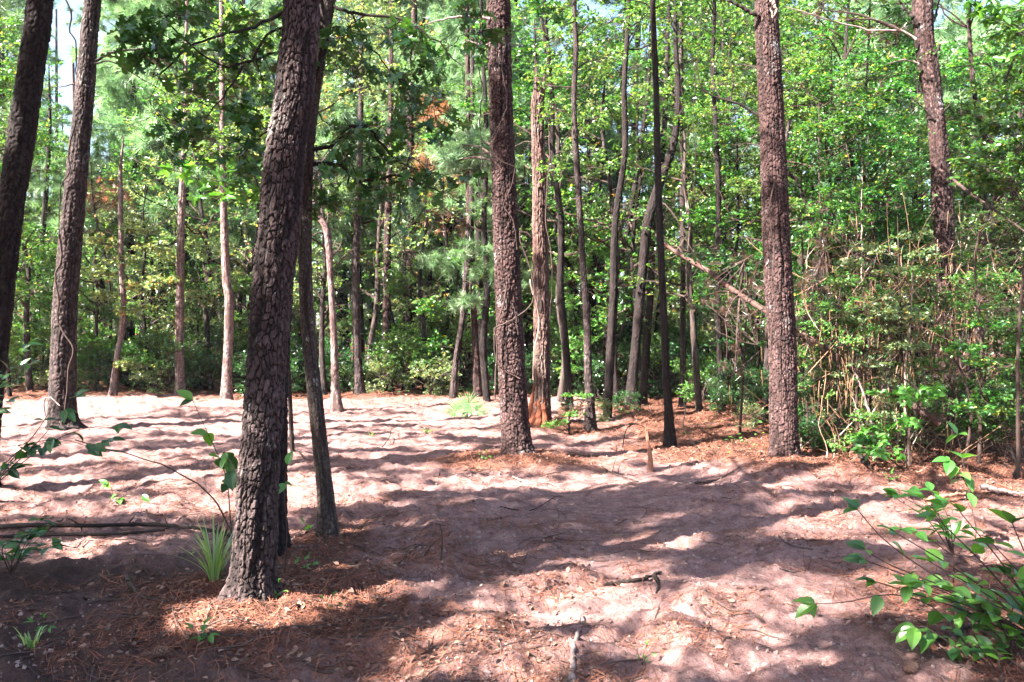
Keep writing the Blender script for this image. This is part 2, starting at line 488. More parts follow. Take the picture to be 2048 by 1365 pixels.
# ------------------------------------------------------------------ leaf shapes (template verts, tris)
def poly_leaf(outline, fold=.12, droop=.15):
    """outline: half profile [(s, w)] from stem to tip; leaf lies along +x, midrib folded"""
    o = np.array(outline, float); n = len(o)
    mid = np.stack([o[:, 0], np.zeros(n), -droop * o[:, 0] ** 2], 1)
    L = np.stack([o[:, 0], o[:, 1], fold * o[:, 1] - droop * o[:, 0] ** 2 + np.abs(o[:, 1]) * fold], 1)
    R = L.copy(); R[:, 1] *= -1
    V = np.concatenate([mid, L, R]); T = []
    for i in range(n - 1):
        T += [(i, i + 1, n + i + 1), (i, n + i + 1, n + i), (i, 2 * n + i + 1, i + 1), (i, 2 * n + i, 2 * n + i + 1)]
    return V, np.array(T)

L_DIAMOND = (np.array([[0, 0, 0], [.5, .30, .05], [1, 0, -.1], [.5, -.30, .05]]), np.array([[0, 1, 2], [0, 2, 3]]))
L_OVATE = poly_leaf([(0, 0), (.12, .16), (.3, .26), (.5, .27), (.72, .19), (.9, .07), (1, 0)], .15, .22)
L_NARROW = poly_leaf([(0, 0), (.3, .13), (.65, .12), (1, 0)], .15, .2)
L_OAK = poly_leaf([(0, .01), (.14, .05), (.22, .20), (.30, .24), (.36, .10), (.44, .12), (.55, .36), (.64, .36), (.68, .14), (.76, .12), (.86, .26), (.93, .18), (1, 0)], .1, .12)
L_SWEET = poly_leaf([(0, 0), (.05, .30), (.16, .42), (.22, .18), (.42, .48), (.58, .42), (.55, .16), (.8, .12), (1, 0)], .08, .15)
def tuft_template(n, width, seed, spread=1.0):
    r = np.random.RandomState(seed); V = []; T = []
    for i in range(n):
        d = r.normal(size=3); d[0] = abs(d[0]) * 1.3 + .15; d[1:] *= spread; d /= np.linalg.norm(d)
        s = np.cross(d, [0, 0, 1.0]) + r.normal(size=3) * .4; s /= np.linalg.norm(s)
        L = r.uniform(.7, 1.05); o = np.array([r.uniform(-.35, .1), 0, 0])
        k = len(V); V += [o + s * width, o - s * width, o + d * L + np.array([0, 0, -.10 * L])]; T.append((k, k + 1, k + 2))
    return np.array(V), np.array(T)
TUFT = tuft_template(34, .020, 1)
TUFT_FAR = tuft_template(26, .030, 2)
TUFT_NEAR = tuft_template(60, .010, 3)

def place(mb, tpl, pos, fwd, up, size, var, mat=0):
    """instance a template into the mesh at many places"""
    V, T = tpl; n = len(pos)
    if n == 0: return
    f = unit(np.asarray(fwd, float)); u = np.asarray(up, float)
    s = unit(np.cross(u, f)); u = np.cross(f, s)
    size = np.broadcast_to(np.asarray(size, float), (n,))
    W = pos[:, None] + size[:, None, None] * (V[None, :, 0:1] * f[:, None] + V[None, :, 1:2] * s[:, None] + V[None, :, 2:3] * u[:, None])
    TT = (T[None] + (np.arange(n) * len(V))[:, None, None]).reshape(-1, 3)
    mb.add(W.reshape(-1, 3), None, TT, var=np.repeat(np.broadcast_to(np.asarray(var, float), (n,)), len(V)), mat=mat)

# ------------------------------------------------------------------ limbs, twigs and leaves
def grow(trunk, trad, blobs, R, leaf=L_DIAMOND, lsize=.06, twigs=26, per=11, flat=.75, limb_r=.018, rise=.45, wob=.12,
         upn=1.0, filt=None, sag=0.0, twl=.55, side=.8, limb_sides=5, sky_gap=None, nearest=False):
    """trunk (k,3) line; blobs (n,4) clump centres and radii. Returns (wood mesh, leaf mesh)"""
    wood = MB(); lv = MB()
    trunk = np.asarray(trunk, float)
    LP = []; LF = []; TW = []; TR = []
    for b in blobs:
        c = np.array(b[:3]); r = b[3]
        hd = np.hypot(trunk[:, 0] - c[0], trunk[:, 1] - c[1])
        want = c[2] - rise * hd
        i = int(np.argmin(np.abs(trunk[:, 2] - want) + .3 * hd)) if len(trunk) > 1 else 0
        if nearest: i = int(np.argmin(np.linalg.norm(trunk - c + np.array([0, 0, -.08]), axis=1)))
        a = trunk[i]; L = np.linalg.norm(c - a)
        m = (a + c) / 2 + R.normal(size=3) * L * wob + np.array([0, 0, .10 * L])
        pth = smooth_path(np.array([a, .5 * (a + m) + R.normal(size=3) * L * .04, m, .5 * (m + c) + R.normal(size=3) * L * .05, c + R.normal(size=3) * .1]), 12)
        if filt is not None:
            bad_ = True
            for tr_ in range(10):
                if not in_beam(pth[3:], True).any(): bad_ = False; break
                i2 = int(np.clip(i + R.randint(-3, 4), 0, len(trunk) - 1)); a = trunk[i2]; c2 = c + R.normal(size=3) * .25
                m = (a + c2) / 2 + R.normal(size=3) * L * .22
                pth = smooth_path(np.array([a, m, c2]), 12)
            if bad_: continue
            c = pth[-1]
        lr = min(limb_r * (.5 + .5 * L), .55 * float(trad[min(i, len(trad) - 1)]) if len(trad) else 1)
        tubes(wood, pth, np.linspace(lr, lr * .25, 12), limb_sides)
        nt = max(3, int(twigs * R.uniform(.8, 1.2)))
        s0 = pth[R.randint(5, 12, nt)]
        d = unit(R.normal(size=(nt, 3)) * np.array([1, 1, flat]))
        ln = r * R.uniform(.45, 1.0, nt) ** .6
        e = c + d * ln[:, None] * np.array([1, 1, flat])
        mid = .5 * (s0 + e) + R.normal(size=(nt, 3)) * .10 * r; mid[:, 2] += .05 * r
        tt = np.linspace(0, 1, 5)[None, :, None]
        P = (1 - tt) ** 2 * s0[:, None] + 2 * tt * (1 - tt) * mid[:, None] + tt ** 2 * e[:, None]
        P[:, :, 2] -= sag * (tt[..., 0] ** 2) * r
        keep = np.ones(nt, bool)
        if filt is not None:
            keep = ~filt(e) & ~in_beam(P[:, 2], True)
        P = P[keep]; nt = len(P)
        if nt == 0: continue
        TW.append(P); TR.append(np.linspace(max(.003, lr * .22), .0015, 5)[None].repeat(nt, 0))
        u = R.uniform(1 - twl, 1, (nt, per))
        U = u[..., None]
        s0k, mk, ek = P[:, 0:1], P[:, 2:3] * 2 - .5 * (P[:, 0:1] + P[:, 4:5]), P[:, 4:5]
        Q = (1 - U) ** 2 * s0k + 2 * U * (1 - U) * mk + U ** 2 * ek
        Q = Q + R.normal(size=Q.shape) * .02 * r
        tang = unit(ek - s0k)
        fw = tang * (1 - side * .5) + unit(R.normal(size=Q.shape) * np.array([1, 1, .5])) * side
        LP.append(Q.reshape(-1, 3)); LF.append(fw.reshape(-1, 3))
    if TW:
        P = np.concatenate(TW); tubes(wood, P, np.concatenate(TR), 3, cap=False)
        LP = np.concatenate(LP); LF = np.concatenate(LF); n = len(LP)
        if filt is not None:
            k = ~filt(LP); LP = LP[k]; LF = LF[k]; n = len(LP)
        if sky_gap is not None:
            k = ~sky_gap(LP); LP = LP[k]; LF = LF[k]; n = len(LP)
        up = R.normal(size=(n, 3)) * .55 + np.array([0, 0, upn])
        place(lv, leaf, LP, LF, up, lsize * R.uniform(.5, 1.35, n), R.uniform(0, 1, n))
    return wood, lv

# ------------------------------------------------------------------ trunks with plated bark
def bark_field(th, s, cx, cy, z, circ, pw, ph, seed):
    nc = max(4, int(round(circ / pw)))
    w = noise3(cx * 9, cy * 9, z * 5, seed) * .6 + noise3(cx * 30, cy * 30, z * 22, seed + 1) * .27
    w2 = noise3(cx * 8 + 40, cy * 8, z * 6, seed + 2) * .6 + noise3(cx * 34 + 7, cy * 34, z * 26, seed + 3) * .22
    u = th / (2 * math.pi) * nc + w; v = s / ph + w2 + .5 * (np.floor(u).astype(int) % 2)
    iu = np.floor(u); iv = np.floor(v)
    f1 = np.full(u.shape, 9.0); f2 = np.full(u.shape, 9.0); cid = np.zeros(u.shape); cv = np.zeros(u.shape)
    for a in (-1, 0, 1):
        for b in (-1, 0, 1):
            gu = iu + a; gv = iv + b; gm = np.mod(gu, nc)
            pu = gu + .5 + .8 * (hash3(gm, gv, gm * 0, seed) - .5); pv = gv + .5 + .8 * (hash3(gm, gv, gm * 0 + 1, seed) - .5)
            d = np.hypot(u - pu, v - pv)
            r = hash3(gm, gv, gm * 0 + 2, seed)
            c = d < f1
            f2 = np.where(c, f1, np.minimum(f2, d)); cid = np.where(c, r, cid); cv = np.where(c, v - pv, cv); f1 = np.where(c, d, f1)
    return f2 - f1, cid, cv

def trunk_mesh(path, ds, sides, seed, pw=.045, ph=.085, depth=.011, fine=.003, hires_top=None, twist=0.0):
    """path (n,4): x, y, z, radius, bottom to top"""
    path = np.asarray(path, float)
    L = np.sum(np.linalg.norm(np.diff(path[:, :3], axis=0), axis=1))
    dense = smooth_path(path, max(24, int(L / .02)))
    cum = np.concatenate([[0], np.cumsum(np.linalg.norm(np.diff(dense[:, :3], axis=0), axis=1))])
    if hires_top is None or hires_top > L:
        s = np.arange(0, L, ds)
    else:
        s = np.concatenate([np.arange(0, hires_top, ds), np.arange(hires_top, L, .12)])
    s = np.append(s, L)
    P = np.stack([np.interp(s, cum, dense[:, i]) for i in range(4)], 1)
    th = np.arange(sides) * 2 * math.pi / sides
    TH, S = np.meshgrid(th, s); rr = np.repeat(P[:, 3:4], sides, 1)
    CX = np.cos(TH) * rr; CY = np.sin(TH) * rr; Z = S
    lob = 1 + .045 * noise3(np.cos(TH) * 1.4, np.sin(TH) * 1.4, Z * 1.1, seed + 9)
    e, cid, cv = bark_field(TH + twist * S, S, CX, CY, Z, 2 * math.pi * float(np.median(P[:, 3])), pw, ph, seed)
    fis = sstep(.04, .20, e)
    e2, cid2, cv2 = bark_field(TH + twist * S, S, CX, CY, Z, 2 * math.pi * float(np.median(P[:, 3])), pw * .5, ph * .42, seed + 40)
    fis = fis * (.72 + .28 * sstep(.0, .14, e2)); cid = .6 * cid + .4 * cid2
    disp = depth * (fis - .7) + depth * .9 * (cid - .5) * fis - depth * .5 * cv * fis - depth * .22 * cv2
    disp = disp + fine * noise3(CX * 70, CY * 70, Z * 45, seed + 5)
    fur = 1 - np.abs(noise3(np.cos(TH) * rr * 26, np.sin(TH) * rr * 26, Z * 1.6, seed + 21))
    fm = sstep(.80, .95, fur); fis = fis * (1 - .8 * fm); disp = disp - depth * .7 * fm
    toe = np.exp(-np.maximum(Z - .10, 0) / .16) * (hires_top is not None)
    lob = lob + toe * (.04 + .30 * np.clip(noise3(np.cos(TH) * 2.1, np.sin(TH) * 2.1, Z * .8, seed + 31), -.2, 1))
    r = rr * lob + disp * np.minimum(1, rr / .08)
    X = P[:, 0:1] + np.cos(TH) * r; Y = P[:, 1:2] + np.sin(TH) * r; ZZ = np.repeat(P[:, 2:3], sides, 1) + 0 * X
    idx = np.arange(len(s) * sides).reshape(len(s), sides)
    a = idx[:-1]; b = idx[1:]
    q = np.stack([a, np.roll(a, -1, 1), np.roll(b, -1, 1), b], -1).reshape(-1, 4)
    mb = MB(); top = idx[-1]
    tri = [(top[0], top[j], top[j + 1]) for j in range(1, sides - 1)]
    mb.add(np.stack([X, Y, ZZ], -1).reshape(-1, 3), q, tri, var=cid.ravel(), fis=(.15 + .85 * fis).ravel())
    return mb, P

def trunk_path(pts, d, top_h, flare=1.3, top_r=.45, sink=.12, lean=.5, seed=0, base=None):
    """pts [(px, py, width_px)] from the top of the picture down to the ground; returns path bottom-up incl. the part above the frame"""
    out = []
    R = np.random.RandomState(seed)
    for i, p in enumerate(pts[::-1]):
        dd = p[3] if len(p) > 3 else d
        q = at(p[0], p[1], dd); out.append([q[0], q[1], q[2], p[2] / F * dd / 2])
    b = out[0]; g = float(h(b[0], b[1]))
    out[0][2] = max(g, b[2]) if abs(b[2] - g) < .25 else g
    if abs(out[0][2] - g) > .02: out[0][2] = g
    bb = list(out[0]); bb[2] -= sink; bb[3] *= 1.08; out.insert(0, bb)
    t = out[-1]; pv = out[-2]
    k = (np.array(t[:2]) - np.array(pv[:2])) / max(.3, t[2] - pv[2]) * lean
    H0 = t[2]; Hn = max(top_h, H0 + .8)
    n = max(2, int((Hn - H0) / 1.6)); r0 = t[3]
    for j in range(1, n + 1):
        f = j / n; z = H0 + (Hn - H0) * f
        out.append([t[0] + k[0] * (z - H0) * (1 - .4 * f) + R.normal() * .04, t[1] + k[1] * (z - H0) + R.normal() * .04, z, r0 * (1 - (1 - top_r) * f) if f < 1 else r0 * .2])
    return np.array(out)

GAPS = [(-400, 'left of the leaning left-edge pine'), (60, 'between left-edge pine and vine-wrapped pine'), (135, 'between vine-wrapped pine and foreground pine'),
        (545, 'hidden behind the foreground pine'), (612, 'between crooked oak and big centre pine'), (1025, 'between big centre pine and broken snag'), (1083, 'between broken snag and thin dark pine'),
        (1325, 'between thin dark pine and right pine'), (1562, 'between right pine and forked-top pine'), (1878, 'right of the forked-top pine')]
ORD = ['first', 'second', 'third', 'fourth', 'fifth', 'sixth', 'seventh', 'eighth', 'ninth', 'tenth', 'eleventh', 'twelfth', 'thirteenth', 'fourteenth', 'fifteenth', 'sixteenth',
       'seventeenth', 'eighteenth', 'nineteenth', 'twentieth']
AUTO = []    # (object, phrase, px)
def auto(o, phrase, loc):
    AUTO.append((o, phrase, float(proj(np.array([loc[0], loc[1], 1.5]))[0])))

def pine_blobs(path, R, z0, n=30, spread=2.2, r=.55):
    top = path[-1]; out = []
    for i in range(n):
        f = R.uniform(0, 1) ** .8
        z = z0 + (top[2] - z0) * f + .3
        c = np.array([np.interp(z, path[:, 2], path[:, 0]), np.interp(z, path[:, 2], path[:, 1])])
        a = R.uniform(0, 2 * math.pi); L = spread * (1 - .72 * f) * R.uniform(.35, 1.0)
        out.append([c[0] + math.cos(a) * L, c[1] + math.sin(a) * L, z + .15 * L, r * R.uniform(.7, 1.25)])
    return out

def big_tree(name, label, cat, path, ds, sides, seed, mat, crown_z=None, pw=.045, ph=.085, depth=.011, hires_top=6.0, crown='pine', group=None,
             nblob=34, spread=2.4, blob_r=.6, leaf_mat_='pine_needle', lsize=.17, extra=None, twist=0.0, twigs=26):
    base = path[1][:3].copy()
    t = thing(name, base, label, cat, group)
    mb, P = trunk_mesh(path, ds, sides, seed, pw, ph, depth, hires_top=hires_top, twist=twist)
    mb.build('trunk', M[mat], t, loc=base, smooth=True)
    R = np.random.RandomState(seed + 100)
    if crown:
        z0 = crown_z if crown_z else path[-1][2] * .6
        blobs = pine_blobs(path, R, z0, nblob, spread, blob_r)
        if crown == 'pine':
            w, l = grow(P[::12, :3], P[::12, 3], blobs, R, TUFT, lsize, twigs=twigs, per=3, flat=.6, filt=open_sky, twl=.3, side=.6, upn=.4)
        else:
            w, l = grow(P[::12, :3], P[::12, 3], blobs, R, L_DIAMOND, lsize, twigs=40, per=14, flat=.6, filt=open_sky)
        if w.v: w.build('branch', M[mat if mat != 'oak_bark' else 'dark_wood'], t, loc=base)
        if l.v: l.build('crown', M[leaf_mat_], t, loc=base)
    return t, base, P

# ------------------------------------------------------------------ ground sheet
TRUNKS = {
 # name: (pts top -> base, depth)
 'edge': ([(81, -10, 45), (60, 150, 47), (42, 280, 48), (22, 400, 49), (5, 540, 50), (-14, 700, 52), (-30, 850, 54), (-42, 975, 66)], 8.0),
 'vine': ([(185, -10, 30), (179, 60, 31), (168, 200, 35), (154, 342, 39), (143, 467, 42), (131, 600, 44), (127, 707, 46), (124, 809, 50), (126, 845, 54), (127, 876, 66)], 11.7),
 'fore': ([(605, -10, 68), (597, 100, 72), (587, 205, 74), (571, 308, 76), (557, 467, 80), (546, 560, 78), (537, 672, 75), (528, 807, 74), (517, 950, 76), (512, 1060, 80), (508, 1150, 85), (506, 1208, 104)], 4.63),
 'back': ([(588, -10, 40), (584, 200, 42), (574, 400, 44), (561, 600, 46), (552, 750, 48), (549, 900, 50), (548, 1040, 50), (547, 1108, 60)], 5.66),
 'oak': ([(657, -10, 30), (641, 90, 30), (624, 205, 29), (614, 308, 27), (610, 467, 26), (612, 590, 27), (620, 700, 28), (628, 775, 30), (641, 900, 31), (651, 990, 34), (657, 1082, 44)], 5.98),
 'centre': ([(997, -10, 46), (1000, 137, 46), (1006, 308, 47), (1012, 467, 50), (1019, 638, 52), (1025, 775, 54), (1031, 860, 58), (1035, 900, 66), (1036, 922, 80)], 9.6),
 'snag': ([(1078, 168, 16), (1076, 200, 24), (1075, 240, 25), (1079, 376, 26), (1080, 467, 30), (1083, 600, 31), (1084, 720, 32), (1084, 800, 34), (1083, 850, 44)], 13.4),
 'branchy': ([(1150, -10, 9), (1150, 50, 9), (1152, 103, 10), (1148, 205, 10), (1153, 325, 13), (1162, 455, 12), (1165, 520, 12), (1174, 640, 14), (1176, 740, 16), (1180, 810, 19), (1180, 852, 26)], 13.0),
 'thin': ([(1305, -10, 11), (1308, 80, 11), (1312, 171, 12), (1316, 342, 13), (1320, 467, 14), (1324, 560, 14), (1331, 707, 15), (1336, 800, 17), (1340, 888, 24)], 11.0),
 'right': ([(1534, -10, 45), (1533, 35, 45), (1540, 171, 47), (1546, 308, 49), (1552, 467, 52), (1560, 604, 53), (1566, 707, 53), (1567, 800, 54), (1568, 880, 56), (1568, 924, 70)], 9.6),
 'fork': ([(1845, -10, 37), (1848, 70, 35), (1858, 140, 37), (1868, 205, 33), (1876, 274, 33), (1884, 376, 38), (1888, 467, 37), (1889, 600, 36), (1888, 720, 37), (1890, 860, 46)], 12.0),
 'pale_a': ([(370, 250, 8), (366, 340, 12), (362, 467, 14), (360, 590, 16), (359, 700, 17), (361, 793, 20)], 19.3),
 'pale_b': ([(443, -10, 9), (444, 100, 10), (446, 342, 12), (449, 467, 15), (453, 560, 17), (459, 604, 19), (456, 700, 18), (453, 770, 21), (453, 808, 27)], 17.5),
 'dark_a': ([(486, 100, 9), (482, 300, 10), (479, 467, 11), (478, 640, 12), (478, 768, 14)], 23.0),
 'dark_b': ([(402, 380, 8), (400, 520, 9), (398, 640, 11), (398, 745, 12)], 28.0),
 'pale_c': ([(622, 250, 8), (628, 380, 11), (636, 430, 13), (655, 467, 15), (662, 570, 12), (668, 680, 14), (670, 760, 16), (674, 824, 26)], 15.6),
 'purp_a': ([(722, 200, 10), (719, 342, 12), (713, 467, 14), (712, 600, 15), (715, 710, 16), (720, 794, 24)], 19.0),
 'purp_b': ([(782, 180, 10), (779, 342, 12), (775, 467, 14), (774, 620, 16), (774, 720, 18), (775, 779, 24)], 20.5),
 'lean_a': ([(945, 250, 9), (943, 400, 11), (938, 467, 13), (932, 560, 13), (925, 640, 12), (912, 720, 12), (906, 796, 16)], 18.5),
 'lean_b': ([(936, 180, 10), (938, 380, 13), (941, 467, 15), (946, 590, 13), (951, 700, 14), (956, 797, 20)], 18.7),
 'dark_c': ([(1085, 300, 10), (1102, 380, 12), (1117, 467, 14), (1133, 535, 15), (1152, 604, 15), (1159, 700, 14), (1164, 796, 17)], 19.0),
 'lean_c': ([(1296, 180, 8), (1276, 330, 10), (1257, 450, 12), (1238, 529, 13), (1226, 580, 13), (1217, 640, 14), (1207, 720, 14), (1201, 800, 17)], 18.5),
 'curve': ([(1352, 100, 9), (1357, 180, 11), (1355, 235, 13), (1344, 300, 16), (1325, 350, 18), (1302, 420, 20), (1292, 467, 20), (1286, 535, 18), (1279, 604, 18), (1270, 707, 19), (1264, 770, 22), (1264, 824, 36)], 15.7),
 'slim': ([(1362, 60, 8), (1364, 300, 9), (1365, 467, 10), (1366, 620, 11), (1366, 740, 12), (1365, 818, 16)], 16.3),
 'far_r': ([(1948, 180, 9), (1966, 260, 11), (1982, 330, 14), (1990, 380, 16), (2004, 467, 16), (2016, 600, 17), (2024, 720, 18), (2030, 830, 20)], 14.5),
 'left_dk': ([(92, 380, 9), (84, 480, 11), (76, 540, 12), (70, 620, 12), (63, 700, 13), (60, 765, 16)], 22.0),
 'crook': ([(241, 400, 9), (243, 535, 10), (247, 600, 11), (244, 660, 11), (236, 705, 11), (230, 750, 13), (226, 788, 18)], 19.0),
}
def foot(nm):
    pts, d = TRUNKS[nm]; p = at(pts[-1][0], pts[-1][1], d); return p
for nm, mr, mh in (('fore', .42, .07), ('centre', .75, .12), ('right', .7, .08), ('snag', .6, .07), ('vine', .6, .06), ('curve', .6, .05), ('pale_b', .6, .05), ('purp_a', .6, .06), ('oak', .3, .04)):
    f_ = foot(nm); MOUNDS.append((f_[0], f_[1], mr, mh))
for px, py, mr, mh in ((880, 1130, .22, .08), (700, 1160, .28, .09), (300, 835, .7, .10), (1000, 985, .3, .05), (1230, 985, .3, .07), (1500, 1000, .4, .07), (1750, 1300, .35, .09), (1430, 1200, .3, .05), (620, 1180, .25, .05)):
    v = ray(px, py); t_ = -1.6 / v[2]; MOUNDS.append((v[0] * t_, v[1] * t_, mr, mh))

def litter_density(x, y):
    r = np.hypot(x, y)
    d = .27 + .18 * noise2(x * .7, y * .7, 31) + .14 * noise2(x * 2.2, y * 2.2, 32)
    edge = y - (8.4 - .42 * (x - 3.0))
    d = d + .55 * sstep(-1.0, 1.2, edge) * sstep(1.2, 3.0, x)
    d = d + .55 * sstep(1.7, 2.6, x) * sstep(6.0, 3.4, y)
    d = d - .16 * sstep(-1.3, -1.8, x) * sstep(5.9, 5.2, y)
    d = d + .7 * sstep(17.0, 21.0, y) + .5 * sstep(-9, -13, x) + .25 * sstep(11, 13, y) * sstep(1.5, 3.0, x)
    for nm, rr, a in (('fore', .62, .8), ('centre', .8, .85), ('right', .9, .7), ('snag', .9, .45), ('curve', .7, .3), ('oak', .45, .35), ('purp_a', .8, .3), ('purp_b', .8, .3), ('branchy', .8, .3), ('thin', .8, .3)):
        f_ = foot(nm); d = d + a * np.exp(-((x - f_[0]) ** 2 + (y - f_[1]) ** 2) / rr ** 2)
    d = d - .12 * sstep(6.5, 5.5, y) * sstep(-.9, -.3, x) * sstep(2.4, 1.6, x)
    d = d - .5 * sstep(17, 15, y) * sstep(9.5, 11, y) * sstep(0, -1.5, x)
    return d

def make_ground():
    rs = np.concatenate([[.02], np.arange(.3, 2.4, .15), 2.4 * 1.0062 ** np.arange(0, 290)]);
    rs = np.concatenate([rs, rs[-1] * 1.014 ** np.arange(1, 110)])
    rs = np.concatenate([rs, rs[-1] * 1.09 ** np.arange(1, 30)])
    a1 = np.linspace(-43, 43, 760); a0 = np.arange(-180, -43, 4.0); a2 = np.arange(47, 180, 4.0)
    an = np.radians(np.concatenate([a0, a1, a2]))
    A, RR = np.meshgrid(an, rs)
    X = np.sin(A) * RR; Y = np.cos(A) * RR
    Z = h(X, Y)
    n, k = X.shape; idx = np.arange(n * k).reshape(n, k)
    a = idx[:-1]; b = idx[1:]
    q = np.stack([a, b, np.roll(b, -1, 1), np.roll(a, -1, 1)], -1).reshape(-1, 4)
    mb = MB()
    tr = np.exp(-((X - .75 - .03 * (Y - 6)) / .6) ** 2) * sstep(10, 8, Y) * sstep(4.6, 5.6, Y)
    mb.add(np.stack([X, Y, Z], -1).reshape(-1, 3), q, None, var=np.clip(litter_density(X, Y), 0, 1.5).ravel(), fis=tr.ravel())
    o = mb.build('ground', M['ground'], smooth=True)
    hum_shade = sstep(-.75, -1.5, X) * sstep(5.9, 5.1, Y) + sstep(18.5, 20.5, Y) + sstep(.6, 1.8, Y - (8.6 - .35 * (X - 3.0))) * sstep(2.4, 3.4, X) * .8  # forest soil, with shade painted in by darkening the near-left corner
    hum_shade = np.clip(hum_shade + .25 * noise2(X * 1.3, Y * 1.3, 71) * (hum_shade > .02), 0, 1)
    at_ = o.data.attributes.new('humus_shade', 'FLOAT', 'POINT'); at_.data.foreach_set('value', hum_shade.astype(np.float32).ravel())
    o['kind'] = 'structure'
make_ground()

# ------------------------------------------------------------------ the trees that carry the picture
def tp(nm, top_h, **k):
    pts, d = TRUNKS[nm]; return trunk_path(pts, d, top_h, seed=len(nm), **k)

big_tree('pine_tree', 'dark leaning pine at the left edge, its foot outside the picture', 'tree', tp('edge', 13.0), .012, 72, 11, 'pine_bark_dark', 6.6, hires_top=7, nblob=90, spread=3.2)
VT, VB, VP = big_tree('pine_tree', 'grey-barked pine on the left with a pale vine down its trunk', 'tree', tp('vine', 15.0), .016, 84, 12, 'pine_bark', 10.0, hires_top=7.5)
FT, FB, FP = big_tree('pine_tree', 'thickest foreground pine, its foot in a bright needle patch', 'tree', tp('fore', 12.5), .0042, 220, 13, 'pine_bark', 6.0, pw=.025, ph=.066, depth=.011, hires_top=4.0, nblob=120, spread=3.4)
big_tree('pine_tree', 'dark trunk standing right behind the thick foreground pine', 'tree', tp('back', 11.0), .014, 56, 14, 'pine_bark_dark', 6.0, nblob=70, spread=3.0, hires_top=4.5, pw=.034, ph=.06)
CT, CB, CP = big_tree('pine_tree', 'big centre pine with thin vines and needles heaped round its foot', 'tree', tp('centre', 16.0), .0075, 160, 15, 'pine_bark_red', 11.0, pw=.034, ph=.062, depth=.013, hires_top=6.5)
RT, RB, RP = big_tree('pine_tree', 'large reddish pine at the right edge of the sand clearing', 'tree', tp('right', 16.0), .0075, 160, 16, 'pine_bark_red', 11.0, pw=.031, ph=.07, depth=.012, hires_top=6.5)
KT, KB, KP = big_tree('pine_tree', 'forked-top pine on the far right rising out of dense brush', 'tree', tp('fork', 14.0), .016, 72, 17, 'pine_bark_red', 9.0, hires_top=8, nblob=26)
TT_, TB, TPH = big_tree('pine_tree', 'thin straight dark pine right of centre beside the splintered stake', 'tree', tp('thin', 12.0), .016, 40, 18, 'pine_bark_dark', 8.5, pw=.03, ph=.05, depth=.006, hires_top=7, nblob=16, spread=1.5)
big_tree('pine_tree', 'slim pine behind and right of the thin dark pine', 'tree', tp('slim', 13.0), .03, 28, 19, 'pine_bark', 9.5, pw=.03, ph=.05, depth=.006, hires_top=8, nblob=14, spread=1.6)
for nm, lab, mt, sd in (('pale_a', 'pale pine trunk on the left, straight and sunlit on its left side', 'pale_bark', 21), ('dark_a', 'dark slim pine right of the forked pale trunk', 'pine_bark', 22),
                        ('dark_b', 'dark bluish slim pine left of the forked pale trunk', 'pine_bark_dark', 23), ('purp_a', 'purplish pine trunk midway between crooked oak and centre pine', 'pine_bark', 24),
                        ('purp_b', 'brown pine trunk just right of the purplish midway pine', 'pine_bark_red', 25), ('lean_b', 'brown pine crossed by a leaning trunk behind the fan palm', 'pine_bark_red', 26),
                        ('lean_a', 'thin trunk leaning across the brown pine behind the fan palm', 'pine_bark', 27), ('far_r', 'reddish pine at the far right rising behind the brush', 'pine_bark_red', 28)):
    big_tree('pine_tree', lab, 'tree', tp(nm, 13.5 if nm != 'far_r' else 9), .035, 30, sd, mt, 10.5 if nm != 'far_r' else 6.5, pw=.05, ph=.08, depth=.012, hires_top=8, nblob=20, spread=2.2, leaf_mat_='pine_needle', twigs=16)

def broad_tree(nm, label, sd, mt, leafm, top_h, blobs_px, lsize=.055, leaf=L_DIAMOND, twigs=34, per=13, ds=.03, sides=26, pw=.03, ph=.09, depth=.006, fullp=None, flat=.75, extra=None, name='broadleaf_tree', spines=None, **kw):
    path = tp(nm, top_h) if fullp is None else fullp
    d = TRUNKS[nm][1] if nm else None
    base = path[1][:3].copy()
    t = thing(name, base, label, 'tree')
    mb, P = trunk_mesh(path, ds, sides, sd, pw, ph, depth, hires_top=9)
    mb.build('trunk', M[mt], t, loc=base, smooth=True)
    R = np.random.RandomState(sd + 7)
    blobs = []
    for (bx, by, bd, br) in blobs_px:
        c = at(bx, by, d + bd); blobs.append([c[0], c[1], c[2], br])
    TPn, TRn = P[::6, :3], P[::6, 3]; smb = None
    if spines:
        smb = MB()
        for (sp_, r0_) in spines:
            Q = smooth_path(np.array([at(a[0], a[1], d + a[2]) for a in sp_]), 24); Q = Q + R.normal(size=Q.shape) * .006
            tubes(smb, Q, np.linspace(r0_, r0_ * .3, 24), 7)
            TPn = np.vstack([TPn, Q[4:]]); TRn = np.concatenate([TRn, np.linspace(r0_, r0_ * .3, 24)[4:]])
        kw['nearest'] = True
    w, l = grow(TPn, TRn, blobs, R, leaf, lsize, twigs=twigs, per=per, flat=flat, **kw)
    if smb: smb.build('limb', M['dark_wood'], t, loc=base, smooth=True)
    w.build('branch', M['dark_wood' if mt in ('oak_bark', 'pine_bark_dark') else 'twig'], t, loc=base)
    l.build('crown', M[leafm], t, loc=base)
    return t, base, P

